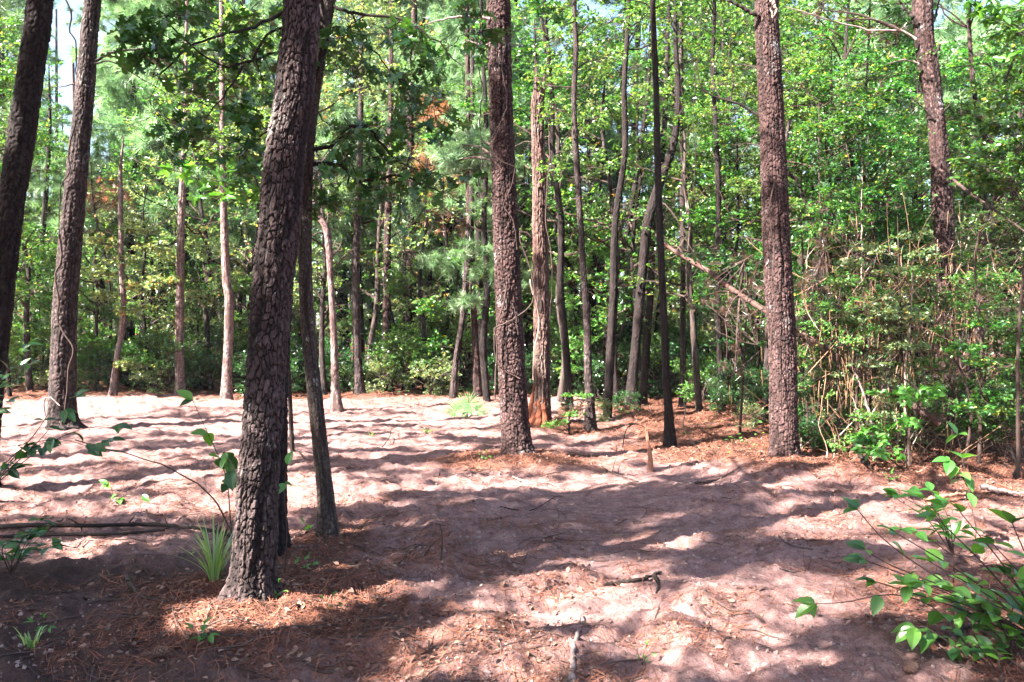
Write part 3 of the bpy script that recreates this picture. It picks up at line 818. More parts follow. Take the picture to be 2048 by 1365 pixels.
# near crooked oak whose dark lobed leaves hang across the top left
OB = [(330, 40, -.8, .22), (400, 20, -.6, .3), (470, 60, -.5, .32), (350, 130, -.7, .28), (430, 140, -.5, .34), (500, 130, -.4, .30), (300, 160, -.8, .2), (390, 200, -.6, .30), (470, 215, -.4, .32), (530, 190, -.3, .25),
      (360, 260, -.7, .18), (430, 250, -.5, .26), (500, 265, -.3, .22), (310, 245, -.7, .12), (530, 40, -.2, .3), (480, 300, -.4, .2),
      (720, 40, -.2, .3), (790, 80, -.2, .32), (850, 60, -.3, .28), (900, 100, -.2, .2), (860, 110, -.1, .2), (690, 230, -.1, .26), (740, 250, -.1, .3), (700, 300, 0, .3), (790, 260, -.2, .24),
      (760, 320, -.1, .32), (820, 310, -.2, .24), (860, 350, -.2, .22), (690, 380, .1, .26), (800, 370, 0, .28), (660, 330, .2, .24), (740, 400, .1, .2), (560, 330, .1, .2), (520, 350, .1, .16), (650, 250, .2, .2), (600, 20, .1, .2), (930, 20, -.3, .2), (640, 420, .1, .16), (960, 70, -.3, .2), (870, 200, -.2, .2), (800, 180, -.1, .25), (760, 140, -.1, .25), (680, 100, 0, .25), (560, 120, -.1, .25), (250, 60, -.8, .18), (280, 110, -.8, .2)]
broad_tree('oak', 'crooked thin oak beside the foreground pine with dark lobed leaves overhead', 31, 'oak_bark', 'oak_leaf', 6.0, OB, lsize=.098, leaf=L_OAK, twigs=7, per=6, ds=.008, sides=72, pw=.018, ph=.05, depth=.0045,
           wob=.12, twl=.8, limb_r=.010, sag=.35, flat=.9, filt=in_beam, name='oak_tree', spines=[
           ([(655, 0, 0), (600, 10, -.2), (530, 45, -.4), (450, 70, -.6), (370, 100, -.7), (320, 150, -.8)], .016),
           ([(635, 110, 0), (560, 60, -.3), (500, 120, -.4), (455, 180, -.5), (410, 240, -.6)], .013),
           ([(640, 70, 0), (540, 110, -.3), (440, 130, -.6), (350, 60, -.8), (320, 20, -.8)], .012),
           ([(622, 300, 0), (665, 288, 0), (700, 255, -.1), (740, 262, -.1), (790, 320, -.1), (830, 340, -.2)], .018),
           ([(620, 330, 0), (680, 330, 0), (720, 362, 0), (800, 352, -.1), (880, 385, -.2)], .016),
           ([(700, 350, 0), (735, 380, 0), (760, 420, .1)], .010),
           ([(655, 10, 0), (720, 30, -.1), (800, 40, -.2), (870, 80, -.3), (920, 130, -.3)], .014),
           ([(700, 24, -.1), (740, 90, -.1), (790, 150, -.2), (850, 180, -.2)], .008),
           ([(618, 240, 0), (560, 250, -.1), (510, 280, -.2), (470, 310, -.4)], .010)])

# sweetgum sprig left of the foreground pine with large backlit leaves
SG = [(360, 345, .2, .22), (400, 325, 0, .22), (440, 350, 0, .2), (480, 330, -.2, .2), (390, 375, 0, .16), (500, 350, -.1, .2), (430, 395, 0, .16), (520, 400, 0, .18), (470, 385, .0, .18)]
broad_tree('pale_b', 'pale forked trunk in the left middle distance, bulging halfway up', 32, 'pale_bark', 'lime', 12, [(460, 60, 0, .9), (420, 120, .3, .9), (500, 160, .2, .8), (400, 230, 0, .7), (480, 250, .4, .8), (430, 300, -.2, .7), (520, 60, .5, .8), (370, 180, .4, .8), (560, 250, .5, .7)],
           lsize=.085, leaf=L_DIAMOND, twigs=40, per=14, pw=.06, ph=.2, depth=.004)
broad_tree('pale_c', 'pale bowed trunk seen just right of the crooked oak', 33, 'pale_bark', 'gold', 9, [(640, 200, 0, .8), (700, 120, .5, .9), (680, 40, 0, .9), (760, 180, .3, .8), (590, 300, .5, .6), (800, 60, .5, .9), (740, 0, .4, .9), (640, 90, .8, .8)],
           lsize=.08, twigs=36, per=13, pw=.06, ph=.2, depth=.004)
broad_tree('branchy', 'slender many-branched trunk just right of the broken snag', 34, 'pine_bark', 'lime', 8.5, [(1190, 240, .2, .45), (1110, 220, 0, .4), (1100, 340, 0, .35), (1160, 60, .2, .6), (1210, 120, .2, .5), (1110, 90, .3, .5), (1200, 330, .1, .4), (1240, 40, .3, .6), (1130, 10, .3, .6), (1085, 150, .2, .4)],
           lsize=.055, twigs=26, per=13, ds=.022, sides=34, pw=.035, ph=.06, depth=.007)
broad_tree('dark_c', 'dark trunk bending left behind the slender branchy trunk', 35, 'pine_bark_dark', 'green', 9, [(1060, 120, .5, .9), (1110, 180, .2, .8), (1030, 220, .6, .7), (1140, 260, 1, .8), (1080, 20, .2, 1.0), (1180, 180, 1.5, .8)], lsize=.08, twigs=40)
broad_tree('lean_c', 'dark trunk leaning right behind the slender branchy trunk', 36, 'pine_bark_dark', 'green', 10, [(1230, 200, .5, .9), (1290, 120, .2, .9), (1250, 320, .6, .7), (1330, 220, 1, .8), (1280, 20, .2, 1.0), (1210, 400, .5, .6), (1200, 80, 1, .9)], lsize=.08, twigs=40)
broad_tree('curve', 'curving dark trunk with a pale flared foot, left of thin dark pine', 37, 'pine_bark_dark', 'lime', 9.5, [(1300, 200, .3, .7), (1390, 120, .2, .8), (1410, 240, 0, .7), (1340, 40, .3, .9), (1420, 20, .5, .9), (1290, 300, .8, .6), (1230, 140, .7, .7), (1390, 340, .5, .6), (1440, 420, .3, .6), (1240, 250, .5, .6)],
           lsize=.07, twigs=36, ds=.02, sides=44)
broad_tree('left_dk', 'dark crooked trunk in shade left of the vine-wrapped pine', 38, 'pine_bark_dark', 'green', 9, [(60, 330, .5, .9), (20, 260, .8, .9), (110, 420, .8, .7), (50, 180, .2, 1.0), (10, 430, .9, .8)], lsize=.085, twigs=40)
broad_tree('crook', 'small crooked pale tree with yellow leaves at the clearing back', 39, 'pale_bark', 'gold', 6.2, [(250, 520, .2, .6), (310, 500, -.2, .5), (200, 480, .2, .6), (240, 430, .4, .6), (290, 570, -.4, .5), (330, 560, -.3, .4), (210, 590, -.2, .4), (260, 620, -.4, .4), (280, 460, -.1, .5), (200, 545, .2, .5), (255, 730, -.5, .3)],
           lsize=.10, twigs=24, per=12, flat=.5)

# sweetgum sapling holding out large bright leaves left of the foreground pine
sb = gnd(585, 905)
pth = np.array([[sb[0], sb[1], sb[2] - .05, .03], [sb[0] - .05, sb[1], 1.2, .025], [sb[0] - .1, sb[1], 2.4, .02], [sb[0] - .35, sb[1], 3.2, .014], [sb[0] - .6, sb[1], 3.9, .006]])
t = thing('sapling', sb, 'sapling holding large bright green leaves out left of foreground pine', 'sapling')
tubes_mb = MB(); pp = smooth_path(pth, 30); tubes(tubes_mb, pp[:, :3], pp[:, 3], 8); tubes_mb.build('stem', M['dark_wood'], t, loc=sb)
R = np.random.RandomState(5)
bl = []
for (bx, by, bd, br) in SG:
    c = at(bx, by, sb[1] + bd); bl.append([c[0], c[1], c[2], br])
w, l = grow(pp[:, :3], pp[:, 3], bl, R, L_SWEET, .17, twigs=4, per=3, flat=.5, twl=.7, rise=.1)
w.build('branch', M['dark_wood'], t, loc=sb); l.build('leaves', M['seedling'], t, loc=sb)

# ------------------------------------------------------------------ broken snag
def snag():
    path = tp('snag', 0)
    path = path[:len(TRUNKS['snag'][0]) + 1]
    base = path[1][:3].copy()
    t = thing('dead_snag', base, 'broken dead snag with orange rotten foot beside the centre pine', 'snag')
    mb, P = trunk_mesh(path, .014, 90, 41, pw=.035, ph=.42, depth=.022, hires_top=9)
    mb.build('trunk', M['snag_wood'], t, loc=base, smooth=True)
    R = np.random.RandomState(41)
    m = MB()                                    # splinters of the broken top
    top = P[-1, :3]
    n = 9; a = R.uniform(0, 2 * math.pi, n)
    s = top + np.stack([np.cos(a) * .07, np.sin(a) * .07, -.25 + 0 * a], 1)
    e = s + np.stack([np.cos(a) * .03, np.sin(a) * .03, R.uniform(.25, .75, n)], 1)
    tt = np.linspace(0, 1, 4)[None, :, None]
    tubes(m, s[:, None] * (1 - tt) + e[:, None] * tt, np.array([.035, .03, .018, .004])[None], 5)
    m.build('splinter', M['snag_wood'], t, loc=base)
    m = MB()                                    # orange rotten buttress at the foot
    for k, (dx, dy) in enumerate(((-.13, -.10), (-.05, -.16), (.04, -.16), (-.19, -.02))):
        q = np.array([[base[0] + dx * 1.35, base[1] + dy * 1.3, base[2] - .05, .07], [base[0] + dx * .95, base[1] + dy * .9, base[2] + .15, .055], [base[0] + dx * .7, base[1] + dy * .7, base[2] + .36 + .09 * k, .015]])
        qq = smooth_path(q, 12); qq[:, :2] += R.normal(size=(12, 2)) * .008
        tubes(m, qq[:, :3], qq[:, 3], 9)
    m.build('rotten_root', M['rotten_wood'], t, loc=base)
    m = MB()                                    # hollow
    hc = at(1079, 610, 13.4 - .135)
    th = np.linspace(0, 2 * math.pi, 17)[:-1]; ring = np.stack([hc[0] + np.cos(th) * .035, hc[1] + 0 * th - .012 - .01 * np.cos(th), hc[2] + np.sin(th) * .13], 1)
    m.add(np.vstack([ring, hc + np.array([0, -.004, 0])]), None, [(i, (i + 1) % 16, 16) for i in range(16)])
    m.build('hollow', M['dark_wood'], t, loc=base)
    return t, base, P
ST, SB_, SP = snag()

# ------------------------------------------------------------------ vines
def vine(px_pts, d, r, label, mat='twig', wob=.01, name='vine', seed=0, leaves=None):
    R = np.random.RandomState(seed)
    P = np.array([at(p[0], p[1], p[2] if len(p) > 2 else d) for p in px_pts])
    n = max(12, int(np.sum(np.linalg.norm(np.diff(P, axis=0), axis=1)) / .06))
    Q = smooth_path(P, n)
    k = np.cumsum(R.normal(size=(n, 3)), 0); k -= np.linspace(0, 1, n)[:, None] * k[-1]
    Q = Q + k * wob * .35 + R.normal(size=(n, 3)) * wob * .15
    mb = MB(); tubes(mb, Q, np.linspace(r, r * .6, n), 7)
    o = mb.build(name, M[mat], loc=Q[0], smooth=True)
    return tag(o, label, 'vine' if name == 'vine' else name.replace('_', ' '))

vine([(118, 470), (122, 520), (110, 545), (118, 600), (116, 640), (130, 670), (148, 700), (138, 740), (133, 800), (122, 850)], 11.48, .016, 'pale kinked vine crossing the trunk of the left pine', 'twig', seed=1)
vine([(152, 240), (138, 300), (140, 340), (122, 375), (118, 440), (118, 480)], 11.5, .012, 'dark vine beside the upper trunk of the vine-wrapped pine', 'dark_wood', seed=2)
vine([(128, -10), (142, 30), (137, 60), (150, 85), (152, 150)], 11.0, .014, 'dark vine dangling top left before the sky gap', 'dark_wood', seed=3)
vine([(112, 840), (92, 835), (88, 800), (100, 795), (118, 812)], 11.3, .014, 'short vine looping out at the foot of the left pine', 'grey_wood', seed=4)
vine([(965, 20), (957, 100), (963, 160), (968, 180), (960, 230), (962, 330), (956, 380), (962, 420)], 9.3, .007, 'thin dark vine hanging left of the centre pine', 'dark_wood', seed=5)
vine([(990, 800), (993, 700), (988, 660), (1000, 655), (1030, 640), (1058, 620), (1068, 590), (1060, 540), (1040, 480), (1045, 450)], 9.38, .011, 'grey vine swinging across the middle of centre pine', 'twig', seed=6)
vine([(1013, 570), (1005, 610), (992, 650), (988, 690), (1000, 735), (1040, 758)], 9.42, .010, 'pale vine curling down the left side of centre pine', 'twig', seed=7)
vine([(1020, 600), (1032, 630), (1036, 670)], 9.36, .006, 'short pale vine hanging on the centre pine front', 'twig', seed=8)
vine([(1001, 250), (985, 300), (1010, 330), (1030, 335), (1020, 380), (1008, 410), (1028, 440), (1034, 500)], 9.36, .006, 'tangled pale vine round the upper centre pine', 'twig', seed=9)
vine([(982, 275), (1002, 240), (1014, 200), (1004, 140), (1013, 80)], 9.36, .005, 'thin pale vine climbing the centre pine near its top', 'twig', seed=10)
vine([(1552, 350), (1540, 420), (1548, 500), (1545, 560), (1552, 600), (1543, 690), (1553, 740), (1560, 800)], 9.36, .008, 'pale vine running up the right pine', 'twig', seed=11)
vine([(1405, -10), (1398, 100), (1390, 250), (1392, 330), (1378, 440), (1372, 560), (1386, 640)], 10.2, .006, 'long thin dark vine hanging left of the right pine', 'dark_wood', seed=12)
vine([(1463, 60), (1455, 160), (1450, 260), (1430, 290)], 9.8, .005, 'slack thin vine dangling beside the right pine top', 'dark_wood', seed=13)
vine([(1065, 590, 12.9), (1060, 560, 12.9), (1078, 640, 13.1), (1070, 700, 13.1), (1066, 760, 13.1)], 13.1, .012, 'looping vine draped on the broken snag', 'pale_twig', seed=14)
vine([(1095, 200, 13.1), (1100, 300, 13.1), (1092, 420, 13.1), (1104, 540, 13.1), (1100, 640, 13.1)], 13.1, .012, 'straight reddish vine beside the broken snag', 'twig', seed=15)
vine([(1245, 895), (1252, 860), (1266, 848), (1285, 852), (1300, 868), (1320, 886)], 10.6, .007, 'bent dark stem arching over sand left of thin dark pine', 'dark_wood', name='bent_stem', seed=16)
vine([(1372, 815), (1366, 850), (1375, 870), (1392, 890), (1400, 905)], 10.4, .008, 'bent dark stem arching right of the thin dark pine', 'dark_wood', name='bent_stem', seed=17)
vine([(462, 1064), (440, 1020), (415, 985), (345, 940), (270, 912), (205, 897)], 5.2, .006, 'long arched bare stem bowing left from the foreground pine', 'twig', name='bent_stem', seed=18)

# limbs that cross open air on big pines (parts of those trees)
def limb(parent, base, px_pts, d, r, mat, kids=(), seed=0, name='branch'):
    R = np.random.RandomState(seed); mb = MB()
    P = np.array([at(p[0], p[1], p[2] if len(p) > 2 else d) for p in px_pts]); Q = smooth_path(P, 28)
    Q += R.normal(size=Q.shape) * r * .25
    tubes(mb, Q, np.linspace(r, r * .25, 28), 8)
    for (f, px, py, dd, rr) in kids:
        a = Q[int(f * 27)]; b = at(px, py, dd); m = .5 * (a + b) + R.normal(size=3) * np.linalg.norm(b - a) * .1
        q = smooth_path(np.array([a, m, b]), 12); tubes(mb, q, np.linspace(rr, rr * .3, 12), 5)
    return mb.build(name, M[mat], parent, loc=base, smooth=True)
limb(VT, VB, [(190, 122), (225, 105), (280, 99), (345, 100), (410, 88)], 11.6, .022, 'dark_wood', seed=1)
limb(VT, VB, [(190, 127), (225, 124), (270, 150), (330, 185)], 11.6, .014, 'dark_wood', ((.6, 300, 150, 11.4, .006),), seed=2)
limb(CT, CB, [(978, 38), (950, 34), (905, 36), (850, 48)], 9.5, .02, 'grey_wood', seed=3)
limb(CT, CB, [(978, 92), (955, 88), (930, 80)], 9.5, .016, 'grey_wood', seed=4)
limb(RT, RB, [(1515, 32), (1490, 18), (1455, 0), (1430, -20)], 9.5, .03, 'dark_wood', seed=5)
limb(RT, RB, [(1522, 238), (1490, 215), (1450, 200), (1405, 178), (1390, 120)], 9.7, .018, 'dark_wood', ((.25, 1505, 165, 9.8, .012), (.5, 1440, 90, 9.8, .01), (.4, 1460, 120, 9.8, .012)), seed=6)
limb(RT, RB, [(1572, 343), (1598, 370), (1615, 430)], 10.2, .028, 'dark_wood', seed=7)
limb(RT, RB, [(1543, 0), (1552, 20), (1546, 34), (1541, 15)], 9.34, .02, 'pale_twig', seed=8)
limb(KT, KB, [(1832, 78), (1800, 62), (1740, 60), (1660, 40), (1565, 12)], 11.9, .02, 'grey_wood', seed=9)
limb(KT, KB, [(1834, 45), (1812, 20), (1790, -10)], 11.9, .03, 'dark_wood', seed=10)
limb(KT, KB, [(1858, 65), (1872, 30), (1882, -10)], 12.0, .028, 'dark_wood', seed=11)
limb(KT, KB, [(1870, 110), (1880, 90), (1872, 140)], 11.8, .02, 'dark_wood', seed=12)
limb(KT, KB, [(1838, 128), (1810, 120), (1775, 128)], 11.9, .014, 'grey_wood', seed=13)
limb(KT, KB, [(1868, 240), (1845, 215), (1820, 195)], 11.9, .016, 'dark_wood', seed=14)
limb(KT, KB, [(1880, 230), (1895, 215), (1910, 200)], 11.9, .016, 'dark_wood', seed=15)
limb(TT_, TB, [(1305, 20), (1285, 5), (1240, -2)], 11.0, .012, 'dark_wood', seed=16)
limb(VT, VB, [(150, 168), (110, 175), (85, 165)], 11.8, .012, 'twig', seed=17)

# ------------------------------------------------------------------ tree kinds copied through the forest
def make_pine(seed, H, z0, far=True):
    R = np.random.RandomState(seed)
    n = 9; zz = np.linspace(-.15, H, n)
    lean = R.normal(size=2) * .025
    path = np.stack([lean[0] * zz + R.normal(size=n) * .05, lean[1] * zz + R.normal(size=n) * .05, zz, .14 * (1 - .72 * np.clip(zz / H, 0, 1))], 1)
    path[0, 3] *= 1.35; path[1, 3] *= 1.05
    t = thing('pine_tree', (0, 0, 0), None, 'tree')
    mb, P = trunk_mesh(path, .11, 14, seed, pw=.06, ph=.12, depth=.010, fine=.004)
    mb.build('trunk', M[('pine_bark', 'pine_bark_red', 'pine_bark_dark', 'pine_bark_dark')[seed % 4]], t, smooth=True)
    w, l = grow(P[::4, :3], P[::4, 3], pine_blobs(path, R, z0, 42, 2.7, .7), R, TUFT_FAR, .27, twigs=17, per=3, flat=.6, twl=.35, side=.6, upn=.4, limb_sides=4)
    w.build('branch', M['twig'], t); l.build('crown', M['pine_needle'], t)
    return t

def make_broad(seed, H, z0, rad, leafm, lsize=.085, nb=26, twigs=30, per=13, flat=.7, r=.62, mt='pine_bark_dark', tr=.06, limb_r=.022):
    R = np.random.RandomState(seed)
    n = 8; zz = np.linspace(-.12, H * .93, n)
    wx = np.cumsum(R.normal(size=n)) * .10; wy = np.cumsum(R.normal(size=n)) * .10; wx -= wx[0]; wy -= wy[0]
    path = np.stack([wx, wy, zz, tr * (1 - .8 * np.clip(zz / H, 0, 1))], 1)
    t = thing('broadleaf_tree', (0, 0, 0), None, 'tree')
    mb, P = trunk_mesh(path, .12, 10, seed, pw=.05, ph=.15, depth=.004)
    mb.build('trunk', M[mt], t, smooth=True)
    bl = []
    for i in range(nb):
        f = (i + R.uniform()) / nb; z = z0 + (H - z0) * f; a = R.uniform(0, 6.283); q = rad * math.sin(math.pi * (.18 + .74 * f)) * R.uniform(.3, 1.0)
        bl.append([np.interp(z, zz, wx) + math.cos(a) * q, np.interp(z, zz, wy) + math.sin(a) * q, z, r * R.uniform(.7, 1.3)])
    w, l = grow(P[::3, :3], P[::3, 3], bl, R, L_DIAMOND, lsize, twigs=twigs, per=per, flat=flat, limb_sides=5, limb_r=limb_r, wob=.16)
    w.build('branch', M['twig'], t); l.build('crown', M[leafm], t)
    return t

def make_shrub(seed, H, rad, leafm, lsize=.06, nb=12, twigs=24, per=12, r=.34, flat=.8, stems=6, mt='twig', leaf=L_DIAMOND, name='shrub'):
    R = np.random.RandomState(seed)
    t = thing(name, (0, 0, 0), None, 'shrub')
    bl = []
    for i in range(nb):
        a = R.uniform(0, 6.283); q = rad * R.uniform(.1, 1) ** .7; z = H * (.15 + .8 * R.uniform()) * (1 - .35 * q / rad)
        bl.append([math.cos(a) * q, math.sin(a) * q, z, r * R.uniform(.7, 1.2)])
    trunk = np.array([[0, 0, -.1], [0, 0, .02], [0.02, 0, .15]])
    w, l = grow(trunk, np.array([.03, .03, .03]), bl, R, leaf, lsize, twigs=twigs, per=per, flat=flat, rise=.1, limb_r=.012, limb_sides=4)
    w.build('stem', M[mt], t); l.build('leaves', M[leafm], t)
    return t

RP_ = np.random.RandomState(2024)
def scatter(protos, spots, phrase, group, name=None):
    """first use of each prototype moves it, later uses copy it and its parts"""
    used = set()
    for i, (x, y, s, k) in enumerate(spots):
        k = k % len(protos); o = protos[k] if k not in used else copy_tree(protos[k]); used.add(k)
        o.location = (x, y, float(h(x, y)) - .02); o.rotation_euler = (0, 0, RP_.uniform(0, 6.283)); o.scale = (s, s, s * RP_.uniform(.92, 1.1))
        ph = phrase[k % len(phrase)]
        o['group'] = group; o['category'] = o.get('category', 'tree')
        auto(o, ph, (x, y))
    for k, p in enumerate(protos):
        if k not in used:
            for c in list(p.children): bpy.data.objects.remove(c)
            bpy.data.objects.remove(p)

def spots_px(items, nk):
    """[(px, distance, scale, kind)] -> ground spots"""
    out = []
    for it in items:
        px, d, s = it[:3]; k = it[3] if len(it) > 3 else RP_.randint(nk)
        out.append(((px - 1024) / F * d, d, s, k))
    return out

def slim_dark(label, px0, px1, d, H, r, sd):
    R_ = np.random.RandomState(sd); x0 = (px0 - 1024) / F * d; x1 = (px1 - 1024) / F * d; g = float(h(x0, d)); zz = np.linspace(-.12, H, 8); f = zz / H
    path = np.stack([x0 + (x1 - x0) * f + R_.normal(size=8) * .03 * (f > .05), d + R_.normal(size=8) * .03, g + zz, r * (1 - .6 * f)], 1)
    return big_tree('broadleaf_tree', label, 'tree', path, .03, 24, sd, 'pine_bark_dark', g + H * .55, pw=.04, ph=.09, depth=.006, hires_top=H, crown='leaf', nblob=12, spread=1.5, blob_r=.55, leaf_mat_='green', lsize=.08)
slim_dark('dark slender trunk leaning left between broken snag and branchy trunk', 1140, 1085, 16.0, 9.0, .085, 601)
slim_dark('dark slender trunk leaning right, just behind the thin dark pine', 1285, 1345, 17.0, 9.5, .09, 602)
slim_dark('dark upright slender trunk just right of the branchy trunk', 1215, 1262, 14.6, 8.5, .085, 603)
slim_dark('dark slender trunk left of the right pine behind dead needles', 1445, 1420, 15.0, 9.0, .07, 604)
slim_dark('dark slender trunk in the gap left of the centre pine', 975, 960, 17.8, 9.5, .085, 605)

# pines of the middle and far distance
pines = [make_pine(200 + i, 17 + i, 8.5 + .8 * i) for i in range(4)]
sp = []
gap_px = [(95, 235), (1890, 2010)]
for i in range(52):
    d = 26 + 44 * (i / 52.0) ** 1.2; px = RP_.uniform(-120, 2170)
    if any(a - 60 < px < b + 60 for a, b in gap_px): continue
    sp.append((px, d, RP_.uniform(.85, 1.15)))
for px, d in ((300, 29), (325, 33), (350, 27), (880, 24), (845, 29), (1700, 25), (1790, 28), (20, 30), (60, 44), (820, 21.5), (745, 27)): sp.append((px, d, 1.0))
scatter(pines, spots_px(sp, 4), ['slim grey-brown pine', 'slim reddish pine', 'slim dark pine', 'slim pale pine'], 'pines of the far woods')

# understory broadleaf trees filling the frame behind the clearing
lp = [make_pine(230 + i, 9.5 + i * 1.5, 2.2 + .6 * i) for i in range(2)]
scatter(lp, spots_px([(215, 24, .72, 0), (290, 27, 1.1, 1), (340, 30, 1.1, 0), (300, 33, 1.1, 1), (150, 34, .8, 0), (420, 29, 1.1, 1), (505, 27, 1.1, 0), (690, 26, 1.1, 1), (830, 23, 1.0, 0), (900, 27, 1.1, 1), (960, 19.5, .8, 0), (770, 30, 1.2, 1),
    (1120, 26, 1.1, 0), (1210, 29, 1.1, 1), (1340, 27, 1.1, 0), (1450, 27, 1.1, 1), (1760, 22, 1.1, 0), (1850, 20, 1.2, 1), (1960, 21, 1.1, 0), (30, 24, 1.2, 1), (260, 23, 1.1, 1), (330, 25, 1.2, 0), (390, 23, 1.15, 1), (610, 24, 1.2, 0), (720, 23, 1.15, 1), (860, 25, 1.25, 1), (930, 22, 1.1, 0), (1060, 22, 1.1, 1)], 2), ['young blue-green pine', 'taller young blue-green pine'], 'young pines round the clearing')
bk = [make_broad(300, 8.5, 2.2, 2.0, 'lime', twigs=24), make_broad(301, 9.5, 2.6, 2.2, 'green'), make_broad(302, 7.5, 1.6, 1.9, 'gold', twigs=20, mt='pale_bark'),
      make_broad(303, 10.5, 3.0, 2.3, 'green', twigs=24), make_broad(304, 8.0, 1.4, 2.0, 'deep'), make_broad(305, 9.0, 2.0, 2.0, 'green')]
wk = [make_broad(340, 8.5, 2.4, 1.9, 'lime', nb=22, twigs=7, per=12, limb_r=.04, tr=.085, mt='oak_bark'), make_broad(341, 7.0, 1.8, 1.7, 'gold', nb=20, twigs=6, per=11, limb_r=.036, tr=.07, mt='pine_bark_dark'),
      make_broad(342, 9.0, 2.0, 2.1, 'green', nb=24, twigs=7, per=12, limb_r=.042, tr=.09, mt='pine_bark')]
scatter(wk, spots_px([(1120, 17.5, 1, 0), (1235, 16.5, .9, 2), (1300, 17.8, 1, 1), (1400, 15.4, .85, 0), (1450, 17, 1, 2), (1190, 19, 1.1, 1), (1530, 13.8, .8, 2), (1625, 15.5, .9, 0), (1720, 13.8, .85, 2), (1800, 15.8, .9, 1), (1940, 13.5, .8, 0), (2030, 14.8, .9, 2),
    (1010, 18.5, 1, 2), (870, 20, 1, 1), (740, 21, 1.1, 0), (650, 19.8, .9, 2), (530, 20.5, 1, 1), (420, 21, 1, 2), (310, 20.2, .75, 1), (190, 20.5, .7, 0), (60, 19.5, .9, 2), (-30, 18, 1, 0)], 3),
    ['twisting open-crowned tree', 'small sparse-leaved tree', 'many-limbed dark tree'], 'open-crowned trees round the clearing')
sp = []
for px, d, s, k in [(-60, 20, 1, 1), (20, 18, .9, 5), (-30, 25, 1.1, 1), (-70, 26, 1.2, 3), (130, 27, .75, 5), (215, 23, .7, 2), (370, 26, .9, 1), (350, 22, .85, 2), (410, 24, 1.1, 0), (470, 29, 1.2, 5),
                    (560, 22, 1.1, 2), (690, 24, 1.2, 2), (830, 25, 1.1, 0), (880, 22, 1.0, 2), (800, 31, 1.2, 3), (980, 21, 1.05, 5), (1060, 24, 1.2, 0), 
                    (1180, 20, 1.0, 1), (1300, 20, 1.0, 3), (1420, 18, .95, 3), (1440, 24, 1.2, 1), (1500, 15.5, .8, 5), (1560, 22, 1.1, 3), (1620, 18, 1.0, 1), (1640, 14.5, .85, 5), (1690, 16, .9, 0),
                    (1760, 14, .8, 1), (1830, 17, .9, 5), (1900, 19, .8, 0), (1960, 15.5, .75, 1), (2030, 17, .95, 0), (2080, 13.5, .9, 5), (2140, 16, 1.0, 3), (1700, 12.8, .7, 4), (2000, 22, .8, 3), (1400, 28, 1.3, 1), (1150, 30, 1.3, 5), (950, 33, 1.3, 1), (660, 34, 1.3, 3), (380, 34, 1.2, 5), (1280, 31, 1.3, 0), (1580, 30, 1.3, 0), (1800, 27, 1.1, 1), (40, 35, 1.3, 1), (-90, 30, 1.2, 5)]:
    sp.append((px, d, s, k))
for i in range(34):
    d = RP_.uniform(34, 58); px = RP_.uniform(-150, 2200)
    if 0 < px < 340: continue
    sp.append((px, d, RP_.uniform(.9, 1.35), RP_.randint(6)))
scatter(bk, spots_px(sp, 6), ['lime-leaved understory tree', 'green leafy tree', 'yellowish-leaved tree', 'tall loose-crowned green tree', 'deep green tree', 'mid-green bushy tree'], 'understory trees round the clearing')

yk = [make_broad(330, 4.6, .5, 1.3, 'gold', nb=18, lsize=.08, r=.5, tr=.035), make_broad(331, 5.4, .7, 1.4, 'lime', nb=20, r=.5, tr=.04), make_broad(332, 4.0, .4, 1.2, 'green', nb=18, r=.48, tr=.03)]
sp = []
for i in range(24):
    px = -70 + 1640 * i / 23 + RP_.uniform(-25, 25); sp.append((px, RP_.uniform(19.5, 24) if px < 1000 else RP_.uniform(17.5, 23), RP_.uniform(.75, 1.2)))
for i in range(26): sp.append((RP_.uniform(-80, 2100), RP_.uniform(25, 36), RP_.uniform(1.1, 1.6)))
scatter(yk, spots_px(sp, 3), ['young yellow-leaved tree', 'young lime-leaved tree', 'young green tree'], 'young trees behind the clearing')

# shrubs along the back edge of the clearing
sk = [make_shrub(400, 1.7, .9, 'green'), make_shrub(401, 1.3, .8, 'deep'), make_shrub(402, 2.3, 1.0, 'lime'), make_shrub(403, 1.9, .9, 'deep', nb=14), make_shrub(404, 1.1, .7, 'gold', lsize=.05)]
sp = []
for i in range(52):
    f = i / 51.0; px = -60 + f * 1560 + RP_.uniform(-18, 18); d = 19.3 + RP_.uniform(0, 3.2)
    if px > 1000: d = 17.2 + RP_.uniform(.4, 4)
    sp.append((px, d, RP_.uniform(.7, 1.15)))
for i in range(40):
    sp.append((RP_.uniform(-100, 1560), RP_.uniform(23, 34), RP_.uniform(1.0, 1.7)))
for i in range(20):
    px = RP_.uniform(1600, 2120); sp.append((px, RP_.uniform(10.6, 14.5), RP_.uniform(.55, 1.0)))
for px, d, s in ((1480, 13.5, .6), (1510, 12.5, .45), (1450, 15, .6), (1400, 16, .6), (1620, 10.4, .5), (1250, 15.2, .4), (1140, 13.8, .35), (1215, 14.2, .4)): sp.append((px, d, s))
scatter(sk, spots_px(sp, 5), ['green rounded shrub', 'low dark shrub', 'tall light-green shrub', 'dark dense shrub', 'low yellowish shrub'], 'shrubs round the clearing')

